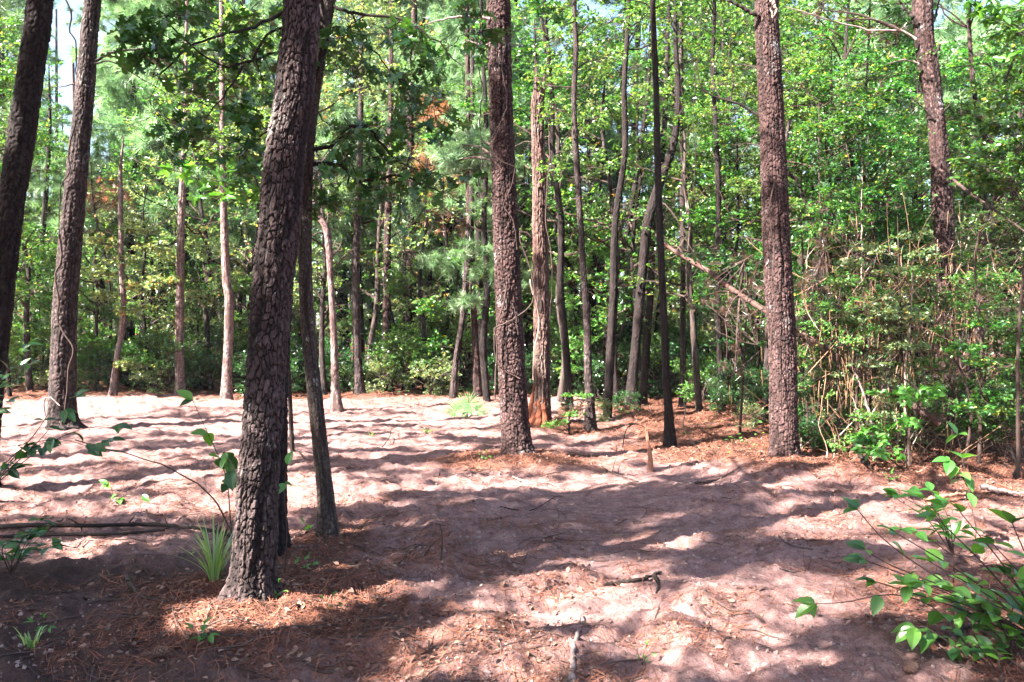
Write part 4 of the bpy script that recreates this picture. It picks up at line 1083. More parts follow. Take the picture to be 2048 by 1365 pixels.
# the wood beyond, one mass
def far_woods():
    R = np.random.RandomState(77); mb = MB(); n = 60000
    a = R.uniform(-.72, .72, n); d = R.uniform(55, 105, n)
    x = np.sin(a) * d; y = np.cos(a) * d
    clump = noise2(x * .35, y * .35, 5)
    z = R.uniform(0, 1, n) ** 1.15 * (13 + 5 * clump)
    keep = (noise3(x * .4, y * .4, z * .5, 3) > -.15)
    gpx, gpy = proj(np.stack([x, y, z], 1)); keep &= ~((gpx > 70) & (gpx < 270) & (z > 8)) & ~((gpx > 1880) & (gpx < 2010) & (z > 9))
    P = np.stack([x, y, z], 1)[keep]; n = len(P)
    place(mb, L_DIAMOND, P, R.normal(size=(n, 3)), R.normal(size=(n, 3)) * .6 + np.array([0, 0, 1]), R.uniform(.25, .6, n), R.uniform(0, 1, n), 0)
    m = 420; a = R.uniform(-.7, .7, m); d = R.uniform(50, 100, m); x = np.sin(a) * d; y = np.cos(a) * d; H = R.uniform(12, 20, m)
    t = np.linspace(0, 1, 4)[None, :]
    P = np.stack([x[:, None] + R.normal(size=(m, 1)) * .6 * t, y[:, None] + 0 * t, H[:, None] * t - .2], -1)
    tubes(mb, P, R.uniform(.09, .2, m)[:, None] * (1 - .6 * t), 6, var=R.uniform(0, 1, m), mat=1)
    o = mb.build('far_woods', [M['green'], M['pine_bark']]); o['kind'] = 'stuff'; o['label'] = 'distant woods of trunks and foliage closing the view'
    o['category'] = 'woods'
far_woods()

# ------------------------------------------------------------------ right-hand wall of brush
R = np.random.RandomState(91)
def brush(px, d, H, blobs, label, sd, leafm='green', lsize=.05, twigs=16, per=12, flat=.35, leaf=L_DIAMOND, name='sapling', r0=.022, wob=.1, mat='twig', cat='sapling', **kw):
    x = (px - 1024) / F * d; b = on(x, d)
    Rr = np.random.RandomState(sd)
    t = thing(name, b, label, cat)
    q = np.array([[b[0], b[1], b[2] - .08], [b[0] + Rr.normal() * .05, b[1], b[2] + H * .35], [b[0] + Rr.normal() * .12, b[1], b[2] + H * .7], [b[0] + Rr.normal() * .2, b[1], b[2] + H]])
    pp = smooth_path(q, 24); m = MB(); tubes(m, pp, np.linspace(r0, r0 * .25, 24), 7); m.build('stem', M[mat], t, loc=b)
    bl = []
    for (bx, by, bd, br) in blobs:
        c = at(bx, by, d + bd); bl.append([c[0], c[1], c[2], br])
    w, l = grow(pp, np.linspace(r0, r0 * .3, 24), bl, Rr, leaf, lsize, twigs=twigs, per=per, flat=flat, limb_r=.011, wob=wob, **kw)
    w.build('branch', M[mat], t, loc=b); l.build('leaves', M[leafm], t, loc=b)
    return t
def rb(px0, px1, py0, py1, n, r0=.25, r1=.45, dd=.7):
    return [(R.uniform(px0, px1), R.uniform(py0, py1), R.uniform(-dd, dd), R.uniform(r0, r1)) for _ in range(n)]
brush(1650, 11.0, 4.6, rb(1590, 1740, 130, 520, 26), 'leafy sapling close behind the right side of right pine', 1, 'green', .055)
brush(1740, 11.8, 5.0, rb(1680, 1830, 60, 480, 30), 'tall leafy sapling filling the gap before the forked-top pine', 2, 'green', .055)
brush(1790, 10.0, 3.0, rb(1690, 1860, 470, 700, 22, .2, .35), 'sunlit yellow-green sapling with layered sprays in the right brush', 3, 'gold', .045)
brush(1715, 10.2, 2.0, rb(1640, 1800, 600, 860, 16, .2, .32), 'thin-leaved sapling above the leaning dead trunk', 4, 'gold', .045)
brush(1960, 9.5, 3.8, rb(1935, 2090, 330, 640, 24, .22, .38), 'feathery bright sapling reaching in from right edge', 5, 'green', .045, leaf=L_NARROW)
brush(2040, 8.6, 4.4, rb(1940, 2110, 150, 420, 22, .2, .36), 'leafy sapling at the right edge below the sky gap', 6, 'green', .06, leaf=L_OVATE)
brush(1930, 9.6, 1.7, rb(1925, 2080, 640, 860, 18, .2, .35), 'dark green bush low at the right edge', 7, 'green', .055, name='shrub', cat='shrub')
brush(1820, 9.2, 1.2, rb(1730, 1900, 780, 910, 12, .18, .3), 'big-leaved sunlit shrub at the foot of the right brush', 8, 'seedling', .085, leaf=L_OVATE, twigs=9, per=8, name='shrub', cat='shrub')
brush(1640, 10.6, 1.2, rb(1600, 1720, 760, 900, 10, .2, .3), 'dark small-leaved shrub just right of right pine foot', 9, 'deep', .045, name='shrub', cat='shrub')
brush(1480, 11.8, 3.6, rb(1400, 1530, 480, 760, 16, .25, .42), 'dusky sapling draped with dead needles left of right pine', 10, 'deep', .05)
brush(1930, 13.6, 5.4, rb(1830, 2010, 200, 560, 24, .3, .45), 'dense green sapling round the forked-top pine trunk', 11, 'green', .06)
brush(2200, 5.6, 3.6, [(1990, 20, .3, .16), (2025, 60, .3, .16), (1960, 10, .3, .12), (2040, 110, .3, .14), (2045, 20, .3, .2)], 'bright broad leaves poking in at the top right corner', 12, 'seedling', .075, leaf=L_OVATE, twigs=7, per=6, r0=.012, mat='dark_wood')
brush(1720, 9.9, 2.2, [(1700, 640, 0, .14), (1740, 660, .1, .14), (1760, 585, 0, .16), (1730, 600, .1, .12)], 'small shoot with pale glossy leaves mid right brush', 13, 'seedling', .10, leaf=L_OVATE, twigs=6, per=5)
brush(1600, 12.5, 4.8, rb(1420, 1620, 60, 420, 24, .3, .45), 'light green sapling behind the top of the right pine', 14, 'lime', .055)

for i, (px, d, lab) in enumerate(((1625, 10.4, 'small-leaved bush right beside the right pine trunk'), (1680, 9.9, 'twiggy small-leaved bush under the leaning dead trunk'), (1745, 10.6, 'sunlit small-leaved bush left of the tall white stem'),
        (1840, 10.3, 'small-leaved bush right of the tall white stem'), (1905, 9.9, 'shaded bush below the forked-top pine'), (1985, 10.2, 'fine-leaved bush right of the forked-top pine'), (2040, 9.4, 'fine-leaved bush at the far right edge'))):
    brush(px, d, 2.2, rb(px - 70, px + 70, 540 if px != 1905 else 740, 890, 20 if px != 1905 else 8, .2, .34, .5), lab, 30 + i, ('green', 'lime', 'gold', 'lime', 'green', 'lime', 'green')[i], .038, twigs=22, per=12, flat=.5, name='shrub', cat='shrub', wob=.2)
# dead leaning trunk with dry needles and stalks
def leaner():
    P = [(1312, 470, 12.6), (1345, 500, 12.3), (1420, 545, 11.6), (1480, 590, 11.2), (1600, 665, 10.5), (1700, 735, 10.1), (1790, 790, 9.8), (1880, 848, 9.6)]
    Q = smooth_path(np.array([at(*p) for p in P]), 120); Q[:, 2] += np.interp(np.arange(120), [0, 119], [0, 0])
    mb = MB(); rr = np.linspace(.028, .05, 120) * (1 + .12 * noise2(np.arange(120) * .5, np.zeros(120), 4)); tubes(mb, Q, rr, 12)
    b = Q[-1]; t = thing('dead_tree', b, 'dead trunk leaning down to the right behind the right pine', 'dead tree')
    mb.build('trunk', M['snag_wood'], t, loc=b, smooth=True)
    Rr = np.random.RandomState(8); m = MB(); n = 50
    s = Q[Rr.randint(0, 100, n)]; e = s + Rr.normal(size=(n, 3)) * np.array([.35, .25, .25]) + np.array([0, 0, -.05])
    tt = np.linspace(0, 1, 5)[None, :, None]; mid = .5 * (s + e) + Rr.normal(size=(n, 3)) * .12
    tubes(m, (1 - tt) ** 2 * s[:, None] + 2 * tt * (1 - tt) * mid[:, None] + tt ** 2 * e[:, None], np.linspace(.006, .002, 5)[None], 3, cap=False, var=Rr.uniform(0, 1, n))
    m.build('dead_twigs', M['twig'], t, loc=b)
    return t, b
LT, LB = leaner()

def needle_tangle(name, label, centres, d, n, size, sd, mat='dead_needle', cat='dead branch', parent=None, base=None, stem=None, anchor=None):
    """needle clumps on a bough: part of a tree (parent, base, anchor) or a young pine with its own stem from the ground"""
    Rr = np.random.RandomState(sd); mb = MB(); wd = MB()
    C = np.array([at(c[0], c[1], d + c[2]) for c in centres]); rad = np.array([c[3] for c in centres])
    k = Rr.randint(0, len(C), n); P = C[k] + unit(Rr.normal(size=(n, 3))) * (rad[k] * Rr.uniform(0, 1, n) ** .5)[:, None]
    P[:, 2] = np.maximum(P[:, 2], .1)
    place(mb, TUFT, P, Rr.normal(size=(n, 3)) * np.array([1, 1, .4]) + np.array([0, 0, -.5]), Rr.normal(size=(n, 3)), size * Rr.uniform(.7, 1.2, n), Rr.uniform(0, 1, n))
    if parent is None:
        x, y = C[0][0], C[0][1]; b = on(x, y) if stem else C[0]
        t = thing(name, b, label, cat); a = b
    else:
        t, a = parent, base
    mb.build('needles', M[mat], t, loc=a)
    m = n // 2; s = C[Rr.randint(0, len(C), m)]; e = P[Rr.randint(0, n, m)]
    tt = np.linspace(0, 1, 5)[None, :, None]; mid = .5 * (s + e) + Rr.normal(size=(m, 3)) * .1
    tubes(wd, (1 - tt) ** 2 * s[:, None] + 2 * tt * (1 - tt) * mid[:, None] + tt ** 2 * e[:, None], np.linspace(.008, .002, 5)[None], 3, cap=False)
    if anchor is not None:
        A = at(*anchor)
        for c in C: tubes(wd, smooth_path(np.array([A, .5 * (A + c) + [0, 0, .08], c]), 10), np.linspace(.02, .008, 10), 6)
    wd.build('branch', M['twig'], t, loc=a)
    if stem and parent is None:
        top = C[np.argmax(C[:, 2])]
        st = MB(); q = smooth_path(np.array([[b[0], b[1], b[2] - .1], [b[0] + .05, b[1], .5 * top[2]], [.5 * (b[0] + top[0]), b[1], .85 * top[2]], top]), 30)
        tubes(st, q, np.linspace(stem, stem * .25, 30), 8)
        for c in C:
            i = int(np.argmin(np.abs(q[:, 2] - c[2] + .15))); tubes(st, smooth_path(np.array([q[i], .5 * (q[i] + c) + [0, 0, .05], c]), 8), np.linspace(stem * .4, stem * .15, 8), 5)
        st.build('trunk', M['pine_bark_dark'], t, loc=b)
    return t
needle_tangle('dead_branch', None, [(1500, 590, .1, .4), (1450, 640, .2, .35), (1515, 690, 0, .35), (1470, 740, .1, .3), (1400, 600, .3, .3), (1490, 520, .2, .3)], 10.9, 60, .13, 1, 'dusky_needle', parent=LT, base=LB, anchor=(1480, 590, 11.2))
needle_tangle('dead_branch', None, [(1630, 560, 0, .3), (1640, 620, .1, .35), (1620, 690, 0, .3), (1650, 500, .2, .3), (1640, 750, .1, .25)], 10.5, 90, .15, 2, 'dusky_needle', parent=LT, base=LB, anchor=(1600, 665, 10.5))
needle_tangle('pine_tree', 'dead young pine with bright rusty needles left of the pale straight trunk', [(215, 400, 0, .7), (180, 380, .3, .5), (250, 390, .2, .5), (200, 440, .2, .5), (160, 420, .3, .4)], 22.0, 130, .26, 3, cat='dead pine', stem=.05)
needle_tangle('pine_tree', 'half-dead young pine with rusty boughs left of the centre pine', [(890, 250, 0, .6), (930, 300, .2, .6), (860, 230, .2, .6), (920, 370, 0, .6), (880, 420, .2, .6), (940, 440, .3, .5), (850, 330, 0, .5)], 20.6, 150, .28, 4, cat='dead pine', stem=.06)
needle_tangle('dead_branch', None, [(1700, 40, 0, .3), (1760, 60, .1, .25), (1790, 90, .1, .25), (1640, 20, .1, .25)], 11.9, 30, .14, 5, 'dusky_needle', parent=KT, base=KB, anchor=(1800, 62, 11.9))
needle_tangle('pine_bough', None, [(925, 290, 0, .26), (950, 310, .1, .26), (905, 325, .1, .22), (960, 280, 0, .2)], 10.4, 70, .19, 6, 'pine_needle', parent=CT, base=CB, anchor=(1005, 330, 9.6))
needle_tangle('pine_tree', 'young pale pine beside the brown midway pine', [(805, 490, 0, .5), (790, 465, .1, .4), (830, 480, .2, .4), (800, 560, 0, .4), (825, 400, 0, .35)], 21.0, 90, .28, 7, 'pine_needle', 'pine', stem=.04)

# dry stalks and hanging stems in the brush, many and thin
def stalks():
    Rr = np.random.RandomState(60); mb = MB(); n = 240
    px = Rr.uniform(1585, 2100, n); d = Rr.uniform(9.4, 12.5, n); x = (px - 1024) / F * d
    keep = d > 9.2 + np.clip((1700 - px) / 200, 0, 1) * .8
    x = x[keep]; d = d[keep]; n = len(x)
    z0 = h(x, d); H = Rr.uniform(.2, 1.0, n) * (1 + .8 * (Rr.uniform(0, 1, n) > .8))
    tt = np.linspace(0, 1, 6)[None, :]
    ax = Rr.normal(size=(n, 1)) * .45; ay = Rr.normal(size=(n, 1)) * .15
    P = np.stack([x[:, None] + ax * tt + .05 * np.sin(tt * 5 + ax * 9), d[:, None] + ay * tt, z0[:, None] - .03 + H[:, None] * tt * (1 - .12 * tt)], -1)
    tubes(mb, P, np.linspace(.004, .0015, 6)[None] * Rr.uniform(.5, 1.6, n)[:, None], 4, var=Rr.uniform(0, 1, n), cap=False)
    # arching thin stems crossing one another
    m = 700; a = np.stack([(Rr.uniform(1590, 2090, m) - 1024) / F, np.ones(m)], 1) * Rr.uniform(9.5, 12.3, m)[:, None]
    S0 = np.stack([a[:, 0], a[:, 1], Rr.uniform(.1, 2.6, m)], 1); E0 = S0 + Rr.normal(size=(m, 3)) * np.array([.3, .25, .38]); Mi = .5 * (S0 + E0) + Rr.normal(size=(m, 3)) * .16
    E0[:, 2] = np.maximum(E0[:, 2], .1); Mi[:, 2] = np.maximum(Mi[:, 2], .1)
    t7 = np.linspace(0, 1, 7)[None, :, None]
    tubes(mb, (1 - t7) ** 2 * S0[:, None] + 2 * t7 * (1 - t7) * Mi[:, None] + t7 ** 2 * E0[:, None], np.linspace(.0038, .0012, 7)[None] * Rr.uniform(.5, 1.8, m)[:, None], 4, var=Rr.uniform(0, 1, m), cap=False)
    # dry hanging needles on the sprays
    m = 1700; px = Rr.uniform(1600, 2060, m); py = 720 + 120 * Rr.normal(size=m) + 40 * noise2(px * .01, px * 0, 3); dd = Rr.uniform(9.5, 12, m)
    keep = noise2(px * .012, py * .012, 6) > 0.0; px = px[keep]; py = py[keep]; dd = dd[keep]; m = len(px)
    S = np.stack([(px - 1024) / F * dd, dd, 1.6 - (py - 660) / F * dd], 1)
    keep = S[:, 2] > .35; S = S[keep]; m = len(S)
    L = Rr.uniform(.08, .26, m); E = S + np.stack([Rr.normal(size=m) * .03, Rr.normal(size=m) * .03, -L], 1)
    tt3 = np.linspace(0, 1, 3)[None, :, None]
    tubes(mb, S[:, None] * (1 - tt3) + E[:, None] * tt3, np.array([.004, .003, .001])[None], 3, var=Rr.uniform(0, 1, m), cap=False)
    m = 420; px = Rr.normal(1710, 75, m); py = Rr.uniform(560, 800, m); dd = Rr.uniform(9.5, 10.6, m)
    S = np.stack([(px - 1024) / F * dd, dd, np.maximum(1.6 - (py - 660) / F * dd, .4)], 1); L = Rr.uniform(.08, .24, m); E = S + np.stack([Rr.normal(size=m) * .03, Rr.normal(size=m) * .03, -L], 1)
    tubes(mb, S[:, None] * (1 - tt3) + E[:, None] * tt3, np.array([.0045, .0035, .001])[None], 3, var=Rr.uniform(.2, 1, m), cap=False)
    o = mb.build('dry_stalks', M['dry_stalk']); o['kind'] = 'stuff'; o['label'] = 'orange-brown dry stalks and needles tangled in the right brush'; o['category'] = 'dry stalks'
stalks()

# pale bare stems standing in the brush
def stick_px(name, label, cat, pts, d, r, mat, seed, group=None, taper=.4, wob=.004, kids=()):
    R_ = np.random.RandomState(seed); P = np.array([at(p[0], p[1], p[2] if len(p) > 2 else d) for p in pts]); n = 26
    Q = smooth_path(P, n) + R_.normal(size=(n, 3)) * wob
    mb = MB(); tubes(mb, Q, np.linspace(r, r * taper, n) * (1 + .12 * R_.normal(size=n)), 7)
    for (f, dx, dy, dz, rr) in kids:
        a = Q[int(f * (n - 1))]; b = a + np.array([dx, dy, dz]); q = smooth_path(np.array([a, .5 * (a + b) + R_.normal(size=3) * .02, b]), 8); tubes(mb, q, np.linspace(rr, rr * .3, 8), 5)
    return tag(mb.build(name, M[mat], loc=Q[0], smooth=True), label, cat, group)
stick_px('bare_stem', 'tall white bare stem standing upright in right brush', 'stem', [(1812, 860), (1810, 780), (1812, 720), (1820, 660), (1824, 590), (1826, 540)], 9.7, .016, 'pale_twig', 1)
stick_px('bare_stem', 'thick pale stem leaning left under the dead trunk', 'stem', [(1762, 905), (1745, 850), (1728, 790), (1708, 740)], 9.7, .022, 'grey_wood', 2)
stick_px('bare_stem', 'thin white stem leaning left of the thick pale stem', 'stem', [(1735, 900), (1722, 840), (1702, 790)], 9.6, .012, 'pale_twig', 3)
stick_px('bare_stem', 'short white upright stem right of the leaning stems', 'stem', [(1797, 900), (1794, 850), (1792, 805)], 9.5, .010, 'pale_twig', 4)
stick_px('bare_stem', 'long green-brown stem slanting down across the far right', 'stem', [(1905, 360, 9.0), (1960, 400, 8.6), (2010, 435, 8.2), (2075, 480, 7.8)], 8, .018, 'twig', 5)
stick_px('bare_stem', 'dark curved limb snaking up through right-hand foliage', 'limb', [(1662, 372, 13), (1697, 335, 13), (1704, 310, 13), (1697, 280, 13), (1724, 253, 13), (1750, 228, 13), (1762, 190, 13), (1758, 150, 13)], 13, .045, 'dark_wood', 6)
stick_px('bare_stem', 'thin upright sapling stem midway in the right foliage', 'stem', [(1722, 560), (1724, 480), (1723, 400), (1726, 330)], 11, .010, 'pale_twig', 7)
stick_px('bare_stem', 'dark fallen bough dipping to the dirt in right brush', 'bough', [(1708, 880, 9.6), (1722, 915, 9.2), (1745, 940, 8.8)], 9, .04, 'dark_wood', 8)
stick_px('bare_stem', 'crooked dark stem at the right edge low down', 'stem', [(2052, 985, 8.6), (2030, 960, 8.6), (2035, 930, 8.7), (2015, 890, 8.9)], 8.7, .03, 'dark_wood', 9)

# ------------------------------------------------------------------ things lying on the sand
def stake():
    b = gnd(1303, 944); top = at(1292, 868, b[1])
    mb = MB(); Rr = np.random.RandomState(3); n = 14
    Q = smooth_path(np.array([b - [0, 0, .08], .5 * (b + top) + [.01, 0, 0], top]), n)
    w = np.interp(np.linspace(0, 1, n), [0, .3, .8, 1], [.036, .032, .022, .004])
    tubes(mb, Q, w * (1 + .1 * Rr.normal(size=n)), 7)
    for k in range(4):
        a = Q[8 + k]; tubes(mb, smooth_path(np.array([a, a + [Rr.normal() * .02, -.02, .10 + .03 * k]]), 5), np.linspace(.012, .002, 5), 4)
    tag(mb.build('splintered_stake', M['fresh_wood'], loc=b), 'splintered orange-brown stake standing upright in the sand', 'stake')
stake()
GS = 'sticks lying on the sand'
def ground_stick(label, pts, r, mat, sd, kids=(), lift=.6, name='fallen_stick', cat='stick', up=None):
    R_ = np.random.RandomState(sd); P = [gnd(p[0], p[1]) + np.array([0, 0, r * lift + (p[2] if len(p) > 2 else 0)]) for p in pts]
    n = max(16, 8 * len(P)); Q = smooth_path(np.array(P), n) + R_.normal(size=(n, 3)) * r * .18
    mb = MB(); tubes(mb, Q, np.linspace(r, r * .35, n) * (1 + .14 * R_.normal(size=n)), 8)
    for (f, px, py, hz, rr) in kids:
        a = Q[int(f * (n - 1))]; b = gnd(px, py) + np.array([0, 0, hz]); q = smooth_path(np.array([a, .5 * (a + b) + R_.normal(size=3) * .015 + [0, 0, .01], b]), 10); tubes(mb, q, np.linspace(rr, rr * .3, 10), 5)
    return tag(mb.build(name, M[mat], loc=Q[0], smooth=True), label, cat, GS if name == 'fallen_stick' else None)
ground_stick('pale twisted forked stick pointing at viewer, bottom centre', [(1141, 1368), (1146, 1330), (1147, 1300), (1155, 1275), (1161, 1240, .03)], .016, 'grey_wood', 1, ((.45, 1141, 1288, .03, .006), (.3, 1165, 1330, .01, .006)))
ground_stick('dark thick stick on shaded sand, lower right of centre', [(1205, 1178), (1240, 1170), (1280, 1163), (1322, 1148)], .020, 'dark_wood', 2, ((.85, 1312, 1190, .01, .016),))
ground_stick('thin pale branching stick on bright sand below the dark stick', [(1300, 1245), (1303, 1215), (1290, 1196), (1250, 1190)], .008, 'pale_twig', 3, ((.4, 1325, 1195, .02, .004), (.3, 1270, 1245, .02, .004)))
ground_stick('brown stick on shaded litter left of the foreground pine', [(170, 1196), (210, 1203), (265, 1200)], .013, 'twig', 4)
ground_stick('forked brown stick ending in the bright needle patch', [(255, 1165, .03), (275, 1190), (310, 1203), (335, 1206)], .016, 'twig', 5, ((.15, 262, 1180, .06, .012), (.05, 248, 1168, .02, .012)))
ground_stick('thin dark stick with twigs right of the centre pine foot', [(1190, 925), (1225, 948), (1270, 962), (1320, 975)], .012, 'twig', 6, ((.5, 1235, 930, .12, .006), (.8, 1245, 975, .02, .006)))
ground_stick('long thin curved twig trailing below the centre pine foot', [(1025, 955), (1060, 968), (1105, 970), (1150, 1000)], .010, 'pale_twig', 7)
ground_stick('reddish stick on the bank left of the right pine', [(1390, 968), (1430, 962), (1480, 945)], .014, 'twig', 8)
ground_stick('pale broken branch lying on orange needles at far right', [(1960, 988, .05), (2000, 992, .04), (2050, 996, .03)], .030, 'grey_wood', 9)
ground_stick('splintered pale log piece on orange needles near right edge', [(1855, 1012, .02), (1895, 1005, .04), (1930, 1000, .04)], .030, 'fresh_wood', 10)
ground_stick('thin curved twig on sunlit sand, lower right', [(1400, 1225), (1417, 1245), (1415, 1272)], .005, 'twig', 11)
ground_stick('dark stick half buried at the bottom right corner', [(1880, 1290), (1920, 1270), (1960, 1255, .05)], .020, 'dark_wood', 12)
ground_stick('thin bare twig lying on shaded sand in the middle', [(1000, 1015), (1060, 1022), (1110, 1006, .05), (1125, 1000, .03)], .006, 'dark_wood', 13, ((.6, 1080, 1030, .02, .003),))
ground_stick('low twig bundle on sand below the right pine', [(1400, 975), (1440, 990), (1480, 998)], .008, 'twig', 14, ((.3, 1425, 1005, .02, .004), (.5, 1450, 970, .05, .004), (.2, 1415, 960, .04, .004)))
ground_stick('short leaning dry stick in the left sunlit sand', [(765, 895), (780, 880, .06), (785, 862, .2)], .008, 'twig', 15)
ground_stick('thin reddish stick among twigs at lower left centre', [(640, 1075), (700, 1090), (760, 1110)], .007, 'twig', 16, ((.5, 715, 1070, .05, .004),))
ground_stick('pale broken stick on dark litter behind the crooked oak', [(560, 880, .02), (590, 905, .02), (615, 930)], .012, 'twig', 17)
ground_stick('curved reddish twig near the bottom edge left of centre', [(660, 1290), (720, 1275), (790, 1278), (830, 1265)], .007, 'twig', 18)
# long dark fallen bough at the left
def log():
    b = gnd(250, 1068)
    t = thing('fallen_bough', b, 'long dark double bough lying across the ground at left', 'fallen branch')
    mb = MB()
    A = smooth_path(np.array([gnd(-60, 1072) + [0, 0, .05], gnd(60, 1066) + [0, 0, .05], gnd(180, 1064) + [0, 0, .05], gnd(300, 1062) + [0, 0, .06], gnd(400, 1070) + [0, 0, .05], gnd(470, 1082) + [0, 0, .03]]), 60)
    B = smooth_path(np.array([gnd(-40, 1086) + [0, 0, .04], gnd(100, 1078) + [0, 0, .03], gnd(220, 1074) + [0, 0, .02], gnd(330, 1068) + [0, 0, .03]]), 50)
    Rr = np.random.RandomState(2)
    tubes(mb, A, np.linspace(.021, .012, 60) * (1 + .1 * Rr.normal(size=60)), 10); mb.build('bough', M['dark_wood'], t, loc=b, smooth=True)
    mb = MB(); tubes(mb, B, np.linspace(.016, .009, 50) * (1 + .1 * Rr.normal(size=50)), 10); mb.build('bough', M['dark_wood'], t, loc=b, smooth=True)
    mb = MB(); n = 14; i = Rr.randint(3, 57, n); s = A[i]; e = s + np.stack([Rr.normal(size=n) * .05, Rr.normal(size=n) * .03, Rr.uniform(-.05, .09, n)], 1)
    tt = np.linspace(0, 1, 3)[None, :, None]; tubes(mb, s[:, None] * (1 - tt) + e[:, None] * tt, np.array([.008, .006, .002])[None], 4); mb.build('stub', M['dark_wood'], t, loc=b)
log()
# upright twig in the mound
def upright_twig():
    g = gnd(881, 1120)
    P = [g - [0, 0, .03], at(884, 1090, g[1]), at(883, 1065, g[1]), at(880, 1050, g[1])]
    mb = MB(); tubes(mb, smooth_path(np.array(P), 12), np.linspace(.009, .004, 12), 6)
    for q in ((868, 1047), (892, 1052)): tubes(mb, smooth_path(np.array([P[-1], at(q[0], q[1], g[1] - .05)]), 5), np.linspace(.004, .002, 5), 4)
    tag(mb.build('upright_twig', M['twig'], loc=g), 'small upright twig sticking out of a sand heap', 'twig')
    g = gnd(845, 1118)
    mb = MB(); tubes(mb, smooth_path(np.array([g, at(858, 1098, g[1]), at(872, 1081, g[1])]), 10), np.linspace(.008, .003, 10), 6)
    tag(mb.build('leaning_twig', M['twig'], loc=g), 'thin leaning twig left of the small upright twig', 'twig')
upright_twig()
# pine cone
def cone(px, py, lab):
    g = gnd(px, py); t = thing('pine_cone', g, lab, 'pine cone')
    mb = MB(); n = 70; i = np.arange(n); a = i * 2.39996; z = i / n
    r = .022 * np.sin(math.pi * (.12 + .85 * z)); ax = np.array([.9, .35, .1]); ax /= np.linalg.norm(ax)
    s1 = unit(np.cross(ax, [0, 0, 1.0])); s2 = np.cross(ax, s1)
    P = g + np.array([0, 0, .022]) + ax * ((z - .5) * .075)[:, None] + (np.cos(a) * r)[:, None] * s1 + (np.sin(a) * r)[:, None] * s2
    out = (np.cos(a))[:, None] * s1 + (np.sin(a))[:, None] * s2 + ax * .6
    place(mb, (np.array([[-.6, -.4, 0], [-.6, .4, 0], [.5, .6, .1], [.9, 0, .2], [.5, -.6, .1], [0, 0, -.25]]), np.array([[0, 1, 2], [0, 2, 3], [0, 3, 4], [0, 5, 1], [1, 5, 2], [2, 5, 3], [3, 5, 4], [4, 5, 0]])), P, out, np.tile(ax, (n, 1)), .011, i / n)
    mb.build('scales', M['chips'], t, loc=g)
cone(318, 1313, 'small dark pine cone on shaded litter at lower left')
cone(1820, 1345, 'pine cone in the needles at the lower right')

# ------------------------------------------------------------------ near plants
def leafy(name, label, stems, d0, leaf, lsize, sd, leafm, mat='twig', r=.004, cat='plant', pairs=4, drop=.1, step=None, face=.0):
    """stems: list of pixel polylines (px, py, d); leaves set along the upper part of each stem"""
    Rr = np.random.RandomState(sd); b = None; mb = MB(); lv = MB()
    for st in stems:
        P = np.array([at(p[0], p[1], p[2] if len(p) > 2 else d0) for p in st]); Q = smooth_path(P, 16)
        if b is None:
            b = on(P[0][0], P[0][1])
            if P[0][2] - b[2] > .04: tubes(mb, smooth_path(np.array([b - [0, 0, .03], .5 * (b + P[0]) + [.015, .01, 0], P[0]]), 8), np.linspace(r * 1.2, r, 8), 5)
        tubes(mb, Q, np.linspace(r, r * .4, 16), 5)
        n = pairs; i = np.linspace(5, 15, n).astype(int)
        tg = unit(np.gradient(Q, axis=0))[i]
        sd_ = unit(np.cross(tg, np.array([0, 0, 1.0])) + 1e-3)
        for sgn in (-1, 1):
            fw = tg * .5 + sd_ * sgn * Rr.uniform(.5, 1, (n, 1)) + Rr.normal(size=(n, 3)) * .25 + np.array([0, 0, -drop])
            place(lv, leaf, Q[i], fw, np.array([0, -face, 1.0]) + Rr.normal(size=(n, 3)) * .35, lsize * Rr.uniform(.65, 1.2, n), Rr.uniform(0, 1, n))
        place(lv, leaf, Q[-1:], tg[-1:] + np.array([0, 0, -drop]), np.array([[0, -face, 1.0]]), lsize, Rr.uniform(0, 1, 1))
    t = thing(name, b, label, cat)
    mb.build('stem', M[mat], t, loc=b); lv.build('leaves', M[leafm], t, loc=b)
    return t
def fan(px0, py0, d0, n, x0, x1, y0, y1, sd, d1=(-.3, .3)):
    Rr = np.random.RandomState(sd); out = []
    for i in range(n):
        ex = Rr.uniform(x0, x1); ey = Rr.uniform(y0, y1); de = d0 + Rr.uniform(*d1)
        out.append([(px0 + Rr.uniform(-6, 6), py0, d0), (.55 * px0 + .45 * ex + Rr.uniform(-15, 15), .5 * (py0 + ey) - 15, .5 * (d0 + de)), (ex, ey, de)])
    return out
def dg(px, py): return float(gnd(px, py)[1])
# big-leaved shrub at lower right
dd = 3.75
leafy('leafy_shrub', 'broad-leaved green shrub arching in from the lower right', fan(2120, 1325, dd, 15, 1720, 2060, 1020, 1240, 3) + [[(2110, 1300, dd), (1930, 1190, dd), (1780, 1090, dd), (1715, 1020, dd + .1)], [(2110, 1310, dd), (1930, 1195, dd), (1780, 1130, dd), (1730, 1100, dd)]]
      + fan(2030, 1330, dd, 4, 1830, 2060, 1150, 1260, 6), dd, L_OVATE, .10, 3, 'shade_leaf', r=.006, cat='shrub', pairs=4, drop=.05)
leafy('leafy_shrub', 'low sprig with large hanging leaves over sand, right of bottom centre', [[(1960, 1330, 3.7), (1880, 1225, 3.7), (1790, 1190, 3.7), (1690, 1205, 3.7), (1630, 1208, 3.7)], [(1960, 1330, 3.7), (1860, 1260, 3.7), (1830, 1255, 3.7)]], 3.7, L_OVATE, .115, 4, 'shade_leaf', r=.005, cat='shrub', pairs=3, drop=.5, face=.4)
leafy('leafy_shrub', 'light green sprigs above the broad-leaved shrub at right', fan(1905, 1110, 4.9, 8, 1790, 1960, 950, 1060, 8), 4.9, L_OVATE, .10, 5, 'seedling', r=.004, cat='shrub', pairs=3, drop=.05)
